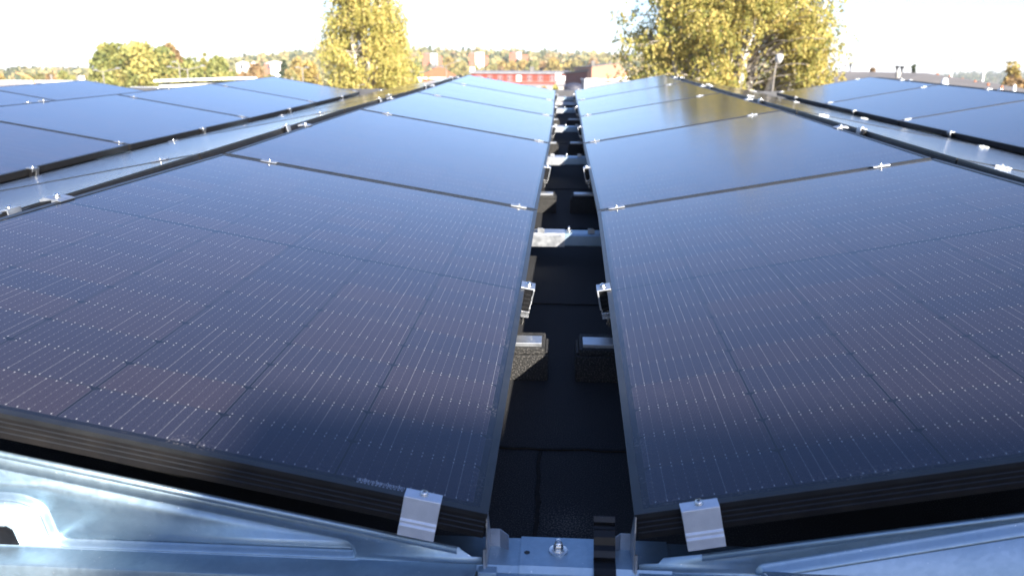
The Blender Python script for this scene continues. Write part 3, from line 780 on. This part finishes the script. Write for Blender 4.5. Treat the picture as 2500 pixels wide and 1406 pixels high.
# trees between the flats and the big birch
for i, (u, vt, wp, D, m, lb) in enumerate([
 (585, 176, 34, 170, GREENL, 'small bright green tree below the pale flats'), (612, 178, 44, 165, RUST, 'brownish tree in front of the pale flats'),
 (640, 158, 46, 190, RUST, 'orange tree between the two pale blocks of flats'), (672, 183, 50, 160, OLIVE, 'low olive tree under the pinkish flats'),
 (708, 150, 44, 180, CONIF, 'dark pointed conifer left of the golden birch'), (722, 172, 46, 150, OLIVE, 'olive tree at the foot of the hill left of the golden birch'),
 (742, 142, 50, 210, GOLD, 'golden tree on the slope left of the tall birch'), (775, 150, 60, 90, GOLD, 'golden tree touching the left side of the tall birch'),
 (1003, 165, 40, 80, BIRCHG, 'yellow-green tree touching the right side of the tall birch')]):
    T_(u, vt, wp, D, m, lb, 40+i, 3600, conic=1 if m is CONIF else 0)
for i, (u, vt, wp, m, lb) in enumerate([
 (20, 190, 30, RUST, 'orange-tinted bush above the flat grey roof at far left'), (33, 183, 17, GOLD, 'small round yellow tree above the flat grey roof at far left'), (96, 183, 30, OLIVE, 'olive tree on the left skyline, near the jib'),
 (125, 181, 36, OLIVE, 'rounded olive tree on the left skyline'), (150, 180, 30, RUST, 'brown tree on the left skyline beside the short pole'), (183, 176, 32, GREENL, 'pointed green tree on the left skyline'),
 (205, 187, 34, GREENL, 'low green tree left of the leafy clump'), (232, 186, 30, OLIVE, 'low olive tree just left of the leafy clump')]):
    T_(u, vt, wp, 210, m, lb, 60+i, 2200)
# trees in front of the far hill, centre
for i, (u, vt, wp, D, m, lb) in enumerate([
 (1345, 141, 50, 330, GOLD, 'bright golden tree behind the long red building'), (1298, 150, 46, 335, OLIVE, 'olive tree behind the chimney of the long red building'),
 (1318, 152, 40, 340, RUST, 'brownish tree left of the bright golden one'), (1275, 148, 34, 345, GOLD, 'yellow tree under the rightmost tower block'),
 (1200, 158, 40, 320, OLIVE, 'olive tree at the foot of the middle tower block'), (1228, 152, 40, 350, GOLD, 'pale gold tree between the middle and right tower blocks'),
 (1222, 165, 30, 300, RUST, 'rusty tree above the left part of the red building'), (1127, 152, 44, 320, OLIVE, 'dark olive tree right of the single street lamp'),
 (1098, 140, 34, 360, GOLD, 'golden tree right of the left tower block'), (1112, 168, 50, 260, OLIVE, 'low olive tree behind the orange hip roof'),
 (1022, 152, 36, 330, GREENL, 'green tree left of the left tower block'), (1405, 147, 46, 350, OLIVE, 'olive tree above the shaded brick wall'),
 (1385, 150, 40, 360, GOLD, 'gold tree between the red building and the shaded brick wall'), (1440, 146, 44, 370, RUST, 'brownish tree behind the brick building roof'),
 (1480, 143, 50, 365, OLIVE, 'olive tree above the pale brick gable'), (1165, 166, 36, 280, OLIVE, 'small olive tree just above the left end of the red building'),
 (1250, 152, 30, 355, GOLD, 'yellow tree hiding the foot of the right tower block')]):
    T_(u, vt, wp, D, m, lb, 90+i, 2600)
T_(2440, 153, 60, 75, GOLD, 'autumn tree with a thin rounded top at the far right', 130, 3500, leaf=.10, base_h=.3)
T_(2462, 186, 110, 72, RUST, 'wide rusty-green tree at the far right edge', 131, 7000, leaf=.12)
T_(2103, 168, 22, 150, RUST, 'small brown treetop peeping over the big dark roof', 132, 1200)
T_(2201, 161, 13, 120, CONIF, 'tiny dark conifer top beside the roof cowl', 133, 900, conic=1)
T_(1352, 210, 34, 60, BIRCHG, 'yellow-green bush just beyond the end of the gap', 134, 1500)
T_(1325, 212, 46, 62, RUST, 'red-brown bush just beyond the panels, left of the gap end', 135, 2000)

# far wooded hills
def hill(pts, D, name):
    """terrain ridge: skyline points (u, v) of the ground under the trees at distance D"""
    g = MB(); n = len(pts); vs = []
    for u, v in pts:
        p = P(u, v, D); d = Vector((p.x, p.y, 0)).normalized()
        for dd, fz in ((-D*.42, 0), (-D*.2, .45), (0, 1), (D*.25, .9), (D*.6, 0)):
            vs.append((p.x+d.x*dd, p.y+d.y*dd, GZ-.5+(p.z-GZ)*fz))
    fs = [(i*5+j, (i+1)*5+j, (i+1)*5+j+1, i*5+j+1) for i in range(n-1) for j in range(4)]
    g.add(vs, fs); ob = g.obj(name, mottled('hill_ground', (.10,.10,.04), (.16,.12,.06), .02), smooth=True); return struct(ob)
def forest(pts, D, name, label, m, count, th, seed, dark=.2, umin=None, umax=None):
    r = np.random.default_rng(seed); C = []; Tn = []; Sz = []
    us = np.array([p[0] for p in pts]); vs = np.array([p[1] for p in pts])
    for i in range(count):
        u = r.uniform(us[0], us[-1]); f = r.random()**.7
        v = np.interp(u, us, vs); p = P(u, v, D); d = Vector((p.x, p.y, 0)).normalized()
        back = -D*.38*(1-f); zg = GZ + (p.z-GZ)*(np.interp(back, [-D*.42, -D*.2, 0], [0, .45, 1]))
        H = th*r.uniform(.75, 1.2); R_ = H*r.uniform(.24, .36); con = r.random() < dark
        k = 46; v3 = r.normal(size=(k, 3)); v3 /= np.linalg.norm(v3, axis=1)[:, None]
        if con:
            t = r.random(k); ang = r.uniform(0, 6.28, k); rr = R_*.8*(1-t)+.3
            pp = np.stack([np.cos(ang)*rr, np.sin(ang)*rr, H*(.15+1.0*t)], 1); tt = r.normal(size=k)*.04+.02
        else:
            pp = v3*np.array((R_, R_, H*.42))+np.array((0, 0, H*.6)); pp += r.normal(size=(k, 3))*R_*.15; tt = np.full(k, r.uniform(.15, 1))+r.normal(size=k)*.08
        C.append(pp+np.array((p.x+d.x*back, p.y+d.y*back, zg))); Tn.append(tt)
    C = np.concatenate(C); Tn = np.concatenate(Tn); a, b = leaf_axes(len(C), th*.10)
    ob = quads(name, m, C, a, b, Tn); return tag(ob, label, 'woodland', kind='stuff')
FOR = leafmat('mixed_forest', [(.09,.11,.06), (.19,.19,.08), (.28,.25,.10), (.36,.30,.13), (.36,.25,.13)], .25)
FARF = leafmat('far_forest', [(.07,.10,.07), (.12,.14,.08), (.18,.17,.09)], .1)
h1 = [(540,172),(570,162),(610,157),(660,152),(700,146),(760,141),(830,138),(920,136),(1010,136),(1060,139),(1110,141),(1180,140),(1260,141),(1320,144),(1400,147),(1480,150),(1560,153),(1700,160),(1850,172),(2000,186)]
h1g = [(u, v+6) for u, v in h1]
hill(h1g, 620, 'wooded_hill'); forest([(u, v+7) for u, v in h1], 620, 'hill_forest', 'mixed autumn forest covering the long hill behind the tower blocks', FOR, 2300, 7.5, 1)
h2 = [(-150,196),(0,196),(40,190),(110,188),(200,190),(260,190),(420,178),(560,168),(640,176)]
hill(h2, 700, 'far_ridge'); forest([(u, v+3) for u, v in h2], 700, 'ridge_forest', 'thin line of forest on the left skyline', FOR, 900, 7, 2, .35)
h3 = [(2240,196),(2300,186),(2360,181),(2420,179),(2500,179),(2640,178),(2760,184)]
hill(h3, 1500, 'distant_ridge'); forest([(u, v+1) for u, v in h3], 1500, 'distant_forest', 'hazy blue-green wooded ridge on the right skyline', FARF, 700, 5, 3, .6)

# ------------------------------------------------------------------ buildings
def bframe(u, vt, D, yaw=0.):
    """frame at the photo position: x to the right, y away from the camera, z up; origin on the ground"""
    p = P(u, vt, D); az = math.atan2(p.x-CW.translation.x, p.y-CW.translation.y)
    return T(p.x, p.y, GZ) @ Matrix.Rotation(-az+yaw, 4, 'Z'), p.z-GZ, D/1956
BR = wallmat('red_brick', (.29,.095,.055), (.25,.08,.045)); PALE = wallmat('pale_plaster', (.40,.39,.37), (.36,.35,.33))
WIN = mat('window_glass', (.04,.05,.06), .1); WHT = wallmat('white_paint', (.78,.78,.76), (.74,.74,.72)); DARKR = mottled('dark_roof_felt', (.10,.095,.09), (.14,.13,.12), .6, .9)
FALU = wallmat('red_panel', (.27,.026,.011), (.23,.022,.010)); TILE = wallmat('orange_roof_tiles', (.37,.13,.06), (.32,.11,.05), 3); GREYW = wallmat('grey_cladding', (.22,.21,.22), (.19,.18,.19))
def tower(u0, u1, vt, D, bay0, bay1, baym, label, side=4):
    M, h, k = bframe(u0, vt, D); o = thing('tower_block', label, 'tower block', M)
    wd = (u1-u0)*k; b0 = (bay0-u0)*k; b1 = (bay1-u0)*k
    g = MB(); g.box(0, b0, 0, 13, 0, h); g.obj('brick_wing', BR, o)
    g = MB(); g.box(b1, wd, 1.5, 12, 0, h-(.6 if side else 0)-.5); g.obj('brick_wing', BR, o)
    g = MB(); g.box(b0+.01, b1-.01, .8, 12, 0, h+.4); g.obj('stair_core', baym, o)
    n = int(h/2.8)
    g = MB(); fr_ = MB()
    for i in range(n):
        z = 1.2+i*2.8
        fr_.box(b0+.1, b1-.1, .2, .78, z-.9, z+.15)
        for j in range(3): x = b0+(b1-b0)*(.12+.29*j); g.box(x, x+(b1-b0)*.18, .74, .79, z+.25, z+1.5)
    g.obj('windows', WIN, o); fr_.obj('balcony_row', baym, o)
    g = MB()
    for i in range(n):
        z = 1.2+i*2.8
        for y in (2, 5.5, 9): g.box(-.03, .04, y, y+1.6, z, z+1.4)
    g.obj('side_windows', WIN, o)
    g = MB(); g.box(b0*.3, b0*.9, 3, 8, h, h+.8); g.obj('roof_hut', DARKR, o)
tower(1032, 1077, 132, 450, 1050, 1066, wallmat('glazed_panel', (.34,.37,.40), (.5,.5,.5), 1.), 'leftmost brick tower block, with glazed pale balconies in the middle')
tower(1145, 1190, 131, 440, 1160, 1180, WHT, 'middle brick tower block with a broad white front, left of centre')
tower(1244, 1287, 129, 470, 1260, 1272, wallmat('grey_panel', (.40,.39,.38), (.3,.3,.32), 1.), 'rightmost brick tower block, tallest on the wooded skyline')
def flats(u0, u1, vt, D, m, bays, label):
    M, h, k = bframe(u0, vt, D); o = thing('apartment_block', label, 'flats', M); wd = (u1-u0)*k
    g = MB(); g.box(0, wd, 0, 11, 0, h); g.obj('wall', m, o)
    g = MB(); g.extr([(-.4, h+.01), (wd+.4, h+.01), (wd*.5, h+1.0)], 'y', -.4, 11.4); g.obj('roof', wallmat('pale_roof', (.45,.42,.42)), o)
    for a, b, bm_ in bays:
        g = MB(); g.box((a-u0)*k, (b-u0)*k, -1.2, -.01, 0, h-.3); g.obj('balcony_bay', bm_, o)
    g = MB()
    for z in np.arange(1.2, h-1.5, 2.8):
        for x in np.arange(1, wd-2, 3.0): g.box(x, x+1.3, -.06, .01, z, z+1.3)
    g.obj('windows', WIN, o)
flats(576, 607, 157, 300, PALE, [(580, 584, PALE), (590, 603, PALE)], 'long white block of flats on the slope at left')
flats(612, 625, 158, 305, BR, [(614, 622, WHT)], 'narrow brick and white stair block right of the long white flats')
flats(645, 693, 156, 290, BR, [(658, 679, WHT)], 'brick flats with a wide white bay, left of the golden birch')
# house with hip roof
M, h, k = bframe(1019, 190, 110); o = thing('hip_roof_house', 'house with a broad orange hip roof, just left of the ridge end', 'house', M); wd = 101*k
g = MB(); g.box(.3, wd-.3, .3, 7, 0, h); g.obj('wall', BR, o)
g = MB(); hr = 1.45; g.add([(0,0,h),(wd,0,h),(wd,7.4,h),(0,7.4,h),(wd*.5,3.4,h+hr),(wd*.56,4,h+hr)], [(0,1,5,4),(1,2,5),(2,3,4,5),(3,0,4),(0,3,2,1)]); g.obj('roof', TILE, o)
g = MB(); g.box(-.02, wd+.02, -.06, -.005, h-.16, h+.02); g.obj('eaves_board', WHT, o)
g = MB(); g.box(.25, .55, .1, .29, 0, h-.2); g.obj('corner_post', WHT, o)
M, h, k = bframe(1055, 157, 135); o = thing('dark_roof_house', 'dark roofed building showing behind the orange hip roof', 'house', M)
g = MB(); g.box(0, 23*k, 0, 5, 0, h-.6); g.obj('wall', wallmat('brown_brick', (.2,.12,.1)), o); g = MB(); g.box(-.3, 23*k+.3, -.3, 5.3, h-.59, h-.2); g.obj('roof', DARKR, o)
# long red building
M, h, k = bframe(1150, 180, 200); o = thing('red_building', 'long low red building with a row of white-framed windows', 'building', M); wd = 236*k
g = MB(); g.box(0, wd, 0, 9, 0, h); g.obj('wall', FALU, o)
g = MB(); g.extr([(-.7, h+.005), (9.6, h+.005), (9.6, h+.15), (4.5, h+.75), (-.7, h+.2)], 'x', -.5, wd+.5); g.obj('roof', mottled('grey_roof', (.17,.165,.165), (.24,.23,.23), .8), o)
for i, u in enumerate((1169, 1194, 1218.5, 1241, 1263, 1288, 1313.5, 1342.5)):
    x = (u-1150)*k; g = MB(); g.box(x-.62, x+.62, -.07, -.004, h-1.75, h-.4); wf = g.obj('window', WHT if i in (4,) else wallmat('window_frame_%d' % i, (.36,.17,.16)) , o)
    wf.name = 'window'
    g = MB(); a = .16 if i in (4, 1, 6) else .0
    for s_ in (-1, 1): g.box(x+s_*.33-.2, x+s_*.33+.2, -.085, -.072, h-1.6, h-.55)
    g.obj('pane', PALE if i in (4,) else WIN, wf)
g = MB(); g.box(-.2, wd*.99, -.04, -.001, h-1.95, h-1.8); g.obj('wall_band', wallmat('pink_trim', (.40,.12,.10)), o)
g = MB(); x = (1296-1150)*k; g.box(x-.5, x+.5, 3, 4.2, h+.3, h+1.7); g.obj('chimney', DARKR, o)
g = MB(); g.box(-.2, .9, 3, 4.2, h+.2, h+1.5); g.obj('chimney', WHT, o)
# white tanks / van at its right end
M, h, k = bframe(1356, 179, 150); o = thing('white_trailer', 'bright white box trailer at the right end of the red building', 'trailer', M)
g = MB(); g.box(0, 12*k, 0, 2.4, h-18*k, h); g.box(12*k+.001, 26*k, 0, 2.2, h-18*k, h-7*k); g.obj('body', WHT, o, bevel=.12)
g = MB(); g.box(0, 26*k, .2, 2.2, h-20*k, h-18*k-.002); g.obj('chassis', DARKR, o)
g = MB(); g.box(1*k, 25*k, -.3, 3, 0, h-20*k-.01); g.obj('loading_ramp', GREYW, o)
# brick building, dark side and pale gable
M, h, k = bframe(1445, 164, 130, R(14)); o = thing('brick_building', 'brick building with a dark shaded side and a pale sunlit wall', 'building', M)
wd = 90*k
PB = wallmat('pale_brick', (.33,.165,.10), (.30,.15,.09), .8)
g = MB(); g.extr([(0,0),(wd,0),(wd,h-1.5),(wd*.72,h+.55),(0,h)], 'y', 0, 12); g.obj('wall', PB, o)
g = MB(); g.extr([(-.05,h+.01),(wd*.72,h+.56),(wd*.72,h+.68),(-.05,h+.13)], 'y', -.1, 12); g.obj('roof', DARKR, o)
g = MB(); g.box(.2, .75, 1, 1.6, h+.1, h+.95); g.box(wd*.5, wd*.5+.3, 1, 1.4, h+.3, h+.95); g.obj('chimney', DARKR, o)
g = MB(); g.extr([(wd*.05,h-2.7),(wd*.98,h-1.6),(wd*.98,h-1.25),(wd*.05,h-2.45)], 'y', -1.2, -.01); g.obj('canopy', WHT, o)
M, h, k = bframe(1380, 177, 140, R(-64)); o = thing('shaded_brick_hall', 'shade-darkened brick wall with a sloping black roof edge', 'building', M); wd = 10.6
g = MB(); g.extr([(0,0),(wd,0),(wd,h+.15),(0,h-.25)], 'y', 0, 6); g.obj('wall', wallmat('shaded_brick', (.13,.04,.035), (.10,.03,.03)), o)  # shade of this side wall painted into a darker brick colour
g = MB(); g.extr([(-.15,h-.24),(wd,h+.16),(wd,h+.45),(-.15,h+.02)], 'y', -.25, 6.2); g.obj('roof', DARKR, o)
# low grey flat roof in front of the red building
M, h, k = bframe(1180, 211, 112); o = thing('low_flat_building', 'low building with a weathered grey-brown flat roof beyond the array', 'building', M)
g = MB(); g.box(0, 300*k, 0, 45, h-.5, h-.02); g.obj('roof', mottled('weathered_felt', (.36,.32,.28), (.28,.25,.22), .3, .9), o)
g = MB(); g.box(.3, 300*k-.3, .3, 44, 0, h-.51); g.obj('wall', wallmat('brown_brick', (.2,.12,.1)), o)
M2, h2_, k2 = bframe(1392, 192, 108); o = thing('dark_vehicle', 'dark rounded tarpaulin heap in front of the shaded brick wall', 'covered load', M2)
g = MB(); g.lathe((9*k2, 1, 0), [(24*k2,0),(24*k2,h2_-1.0),(19*k2,h2_-.75),(9*k2,h2_-.6),(.1,h2_-.55)], 18); g.obj('tarpaulin', mottled('dark_tarp', (.02,.022,.04), (.05,.05,.07), 3, .5), o, smooth=True)
# grey shed with white trim
M, h, k = bframe(1432, 195, 62, R(4)); o = thing('grey_shed', 'grey clad shed with white trim right of the gap end', 'shed', M); wd = 100*k
g = MB(); g.extr([(0,0),(wd,0),(wd,h-.12),(0,h)], 'y', 0, 6); g.obj('wall', GREYW, o)
g = MB(); g.extr([(-.08,h+.005),(wd+.1,h-.115),(wd+.1,h-.03),(-.08,h+.09)], 'y', -.12, 6.1); g.extr([(-.14,0),(-.01,0),(-.01,h),(-.14,h)], 'y', -.1, .2); g.obj('trim', WHT, o)
# white hall on the left
M, h, k = bframe(375, 197, 72); o = thing('white_hall', 'long white flat-roofed hall behind the left panels', 'hall', M); wd = 215*k
g = MB(); g.extr([(.4,0),(wd,0),(wd,h-.05),(.4,h-.35)], 'y', .6, 14); g.obj('wall', WHT, o)
g = MB(); g.extr([(0,h-.12),(wd,h+.18),(wd,h+.30),(0,h+.02)], 'y', -.1, 14.3); g.obj('roof_fascia', WHT, o)
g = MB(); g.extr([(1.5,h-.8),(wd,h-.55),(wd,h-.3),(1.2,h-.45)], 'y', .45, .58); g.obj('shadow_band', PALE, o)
M, h, k = bframe(322, 216, 60); o = thing('white_annexe', 'small white flat roof in front of the white hall', 'annexe', M)
g = MB(); g.box(0, 100*k, 0, 8, 0, h-.25); g.obj('wall', PALE, o); g = MB(); g.box(-.1, 100*k+.1, -.1, 8.1, h-.249, h); g.obj('roof', WHT, o)
M, h, k = bframe(-140, 197, 80, R(-3)); o = thing('grey_building', 'dark grey building with a pale roof edge at far left', 'building', M); wd = 250*k
g = MB(); g.box(0, wd, 0, 8, 0, h-.25); g.obj('wall', wallmat('dark_cladding', (.15,.14,.15)), o)
g = MB(); g.box(-.1, wd+.1, -.1, 8.1, h-.249, h); g.obj('roof_edge', mottled('pale_edge', (.4,.4,.4), (.5,.5,.5), 1), o)
g = MB(); g.box(wd-.5, wd-.1, .5, .9, h, h+.4); g.obj('vent', WHT, o)
# jib at far left
g = MB(); a = P(36, 178, 40); g.tube([P(95, 222, 40), P(88, 209, 40), P(78, 194, 40), P(68, 187, 40), P(55, 183, 40), P(38, 178, 40)], [.05, .045, .04, .04, .05, .03], 8)
o = g.obj('lift_jib', mottled('orange_paint', (.45,.22,.08), (.35,.2,.1), 3), smooth=True); tag(o, 'thin bent orange lift arm at far left', 'lift arm')
# neighbouring big dark roof on the right
def poly3(pts): return [tuple(P(u, v, D)) for u, v, D in pts]
rp_ = poly3([(1990,174,52),(2120,176,50),(2262,179,44),(2400,200,34),(2530,222,27),(2460,262,20),(2000,262,24),(1900,230,40)])
o = thing('neighbour_roof_hall', 'large hall with a broad dark brown felt roof on the right', 'hall', T(*rp_[2]))
o0 = Vector(rp_[2]); loc = [tuple(Vector(q)-o0) for q in rp_]
n = len(loc); low = [(x, y, z-.35) for x, y, z in loc]
FELT = mottled('brown_felt', (.15,.135,.125), (.19,.17,.155), 1.5, .9)
g = MB(); g.add(loc+low, [(0,1,2,6,7),(2,3,4,5,6)]+[tuple(i+n for i in q)[::-1] for q in [(0,1,2,6,7),(2,3,4,5,6)]]+[(i, i+n, (i+1) % n+n, (i+1) % n) for i in range(n)]); g.obj('roof', FELT, o)
c_ = sum((Vector(q) for q in loc), Vector())/n
wl = [tuple(c_+(Vector(q)-c_)*.94-Vector((0,0,.36))) for q in loc]; wb_ = [(x, y, GZ-o0.z) for x, y, z in wl]
g = MB(); g.add(wl+wb_, [(i, i+n, (i+1) % n+n, (i+1) % n) for i in range(n)]); g.obj('wall', wallmat('hall_brick', (.3,.14,.1)), o)
def vent(u, v, D, hpx, wpx, label, name='roof_vent', m=None, kind='cone'):
    p = P(u, v, D); k = D/1956; o = thing(name, label, 'roof vent', T(*p)); hh = hpx*k; r = wpx*k/2
    if kind == 'cone': pr_ = [(r, -.3), (r, hh*.1), (r*.9, hh*.5), (r*.62, hh*.92), (r*.2, hh)]
    elif kind == 'cowl': pr_ = [(r*.45, -.5), (r*.45, hh*.55), (r*1.0, hh*.85), (r*1.05, hh), (r*.2, hh*1.02)]
    elif kind == 'ball': pr_ = [(r*.5, -.3), (r, hh*.35), (r, hh*.7), (r*.5, hh), (.01, hh)]
    else: pr_ = [(r*.6, -.5), (r*.6, hh*.6), (r, hh*.62), (r, hh*.95), (r*.4, hh)]
    g = MB(); zf = pr_[1][1] if kind != 'ball' else .02; g.lathe((0,0,0), pr_[:2]+[(pr_[1][0]*.98, pr_[1][1]+.001)], 16); g.obj('vent_pipe', m or GREYW, o, smooth=True)
    g = MB(); g.lathe((0,0,.002), pr_[1:], 18); g.obj('vent_cap', m or GREYW, o, smooth=True)
vent(2305, 208, 26, 14, 15, 'frosted pale dome vent at the edge of the panels on the right', m=WHT)
vent(2192, 185, 42, 10, 11, 'grey ball vent high on the big dark roof', m=PALE, kind='ball')
vent(2476, 217, 27, 8, 7, 'small white vent near the lower right of the dark roof', m=WHT)
vent(2399, 197, 34, 20, 6, 'slim white pipe vent standing on the dark roof', m=WHT, kind='post')
BK = mat('black_cowl', (.015,.017,.02), .4)
vent(2014, 176, 52, 20, 9, 'left black cowl of the pair beside the birch', 'roof_cowl', BK, 'cowl'); vent(2028, 176, 52, 19, 10, 'right black cowl of the pair beside the birch', 'roof_cowl', BK, 'cowl')
vent(2063, 176, 52, 17, 3.5, 'thin grey pipe on the dark roof ridge', 'roof_cowl', GREYW, 'post'); vent(2075, 177, 52, 19, 4.5, 'thicker black pipe on the dark roof ridge', 'roof_cowl', BK, 'post')
vent(2189, 177, 48, 13, 8, 'black cowl on the roof ridge behind the ball vent', 'roof_cowl', BK, 'cowl'); vent(2201, 178, 48, 13, 9, 'second black cowl, right of the one behind the ball vent', 'roof_cowl', BK, 'cowl')
for i, (u, v, D) in enumerate(((2289, 184, 42), (2318, 190, 40), (2349, 197, 37), (2380, 203, 34), (2412, 210, 31), (2445, 217, 28))):
    p = P(u, v, D); g = MB(); r = 2.6*D/1956; g.lathe((0,0,0), [(r, -.1), (r, .05), (r*.6, .09)], 10); ob = g.obj('roof_stud', TILE); ob.location = p
    tag(ob, 'small reddish stud on the dark roof, %s in the sloping line from the ridge' % ['first','second','third','fourth','fifth','lowest'][i], 'roof stud', 'studs on the dark roof')

# ------------------------------------------------------------------ street lamps, poles, turbines
POLE = mottled('pale_pole_metal', (.17,.15,.13), (.21,.19,.17), 2, .6)
LHEAD = mat('lamp_housing', (.20,.195,.19), .5)
def lamp(u, vt, D, arms, label, rpx=2.4, head=True):
    b = at(u, D); h = ztop(u, vt, D); k = D/1956; o = thing('street_lamp', label, 'street lamp', T(*b))
    g = MB(); g.tube([(0,0,0),(0,0,h*.5),(0,0,h)], [rpx*k*.8, rpx*k*.6, rpx*k*.45], 8); g.obj('pole', POLE, o, smooth=True)
    for du, dv in arms:
        g = MB(); e = Vector((du*k, 0, -dv*k)); g.tube([(0,0,h-.05), Vector((0,0,h-.05))+e*.35+Vector((0,0,.12*abs(du)*k*.3)), Vector((0,0,h))+e], rpx*k*.35, 6); g.obj('arm', POLE, o, smooth=True)
        g = MB(); s = 1 if du > 0 else -1; c = Vector((0,0,h))+e
        g.add([(c.x, -.12*k*20, c.z+.02), (c.x+s*9*k, -.1*k*20, c.z+.5*k), (c.x+s*9*k, .1*k*20, c.z+.5*k), (c.x, .12*k*20, c.z+.02), (c.x, -.12*k*20, c.z+3.2*k), (c.x+s*9*k, -.08*k*20, c.z+2.2*k), (c.x+s*9*k, .08*k*20, c.z+2.2*k), (c.x, .12*k*20, c.z+3.2*k)],
              [(0,1,2,3),(7,6,5,4),(0,4,5,1),(1,5,6,2),(2,6,7,3),(3,7,4,0)]); g.obj('lamp_head', LHEAD, o)
lamp(278, 175, 80, [(30, -5), (-12, -1)], 'street lamp with a long right arm in front of the leafy clump')
lamp(460, 156, 85, [(-6, -2)], 'taller thin street lamp of the pair in front of the leafy clump', 2.0)
lamp(479, 170, 80, [(32, -6), (-36, -4)], 'double-armed street lamp in front of the leafy clump')
lamp(752, 168, 75, [(7, -1), (-7, -1)], 'lamp pole just left of the golden birch', 2.8)
lamp(1093, 160, 78, [(24, -9)], 'single street lamp standing before the orange hip roof', 2.2)
for u, vt, lb in ((154, 183, 'short pale pole on the left skyline'), (216, 187, 'wider pale pole above the top of the far left panel'), (112, 196, 'stubby pale post at the end of the grey building'), (726, 190, 'short post left of the lamp pole by the birch')):
    b = at(u, 90); h = ztop(u, vt, 90); g = MB(); g.cyl((0,0,0), .11, h-.15, .10, n=8); g.cyl((0,0,h-.15), .15, .15, n=8); ob = g.obj('post', POLE, smooth=True); ob.location = b; tag(ob, lb, 'post')
# white globe-headed lamp in front of the right birch
b = at(1864, 27); h = ztop(1864, 150, 27); k = 27/1956; o = thing('street_lamp', 'white-headed lamp post in front of the right birch', 'street lamp', T(*b))
g = MB(); g.tube([(0,0,0),(.02,0,h*.7),(.12,0,h-.15),(.16,0,h)], [.035,.03,.022,.03], 8); g.obj('pole', POLE, o, smooth=True)
g = MB(); g.lathe((.21,0,h-.02), [(.03,-.05),(.09,.02),(.125,.12),(.12,.2),(.07,.24),(.01,.245)], 14); g.obj('lamp_head', PALE, o, smooth=True)
def turbine(u, v, D, rpx, base, angs, label):
    p = P(u, v, D); k = D/1956; o = thing('wind_turbine', label, 'wind turbine', T(p.x, p.y, GZ)); h = p.z-GZ
    g = MB(); g.tube([(0,0,0),(0,0,h)], [2.4*k*.8, 1.4*k*.8], 10); g.obj('tower', WHT, o, smooth=True)
    g = MB(); g.box(-3*k, 5*k, -2*k, 4*k, h-1.5*k, h+2*k); g.obj('nacelle', PALE, o)
    for a in angs:
        a = R(a); L = rpx*k; d = Vector((math.cos(a), 0, math.sin(a))); q = Vector((-d.z, 0, d.x)); c = Vector((0, -2.6*k, h))
        g = MB(); w_ = 1.6*k
        vs = [c+q*w_*.5, c+d*L*.25+q*w_*.9, c+d*L+q*.1*w_, c+d*L-q*.1*w_, c+d*L*.25-q*w_*.5, c-q*w_*.5]
        g.add([tuple(x) for x in vs]+[tuple(x+Vector((0,.5*k,0))) for x in vs], [(0,1,2,3,4,5),(11,10,9,8,7,6)]+[(i,(i+1) % 6,(i+1) % 6+6,i+6) for i in range(6)]); g.obj('blade', WHT, o)
turbine(2328, 146, 900, 28, 0, (8, 128, 248), 'white wind turbine above the big dark roof at right')
turbine(2124, 142, 1400, 20, 0, (110, 0, 235), 'faint distant white wind turbine right of the birch')

# ------------------------------------------------------------------ the air: far things fade a little
hz = MB(); hz.box(-3200, 3200, -1600, 4700, GZ-2, 48)
HM = bpy.data.materials.new('haze_air'); HM.use_nodes = True; ht = HM.node_tree; ht.nodes.clear()
pv = ht.nodes.new('ShaderNodeVolumePrincipled'); pv.inputs['Color'].default_value = (.92, .95, 1, 1); pv.inputs['Density'].default_value = .00022; pv.inputs['Anisotropy'].default_value = 0
ho = ht.nodes.new('ShaderNodeOutputMaterial'); ht.links.new(pv.outputs[0], ho.inputs['Volume'])
ob = hz.obj('haze', HM); tag(ob, 'thin pale autumn haze filling the air over the town', 'haze', kind='stuff')
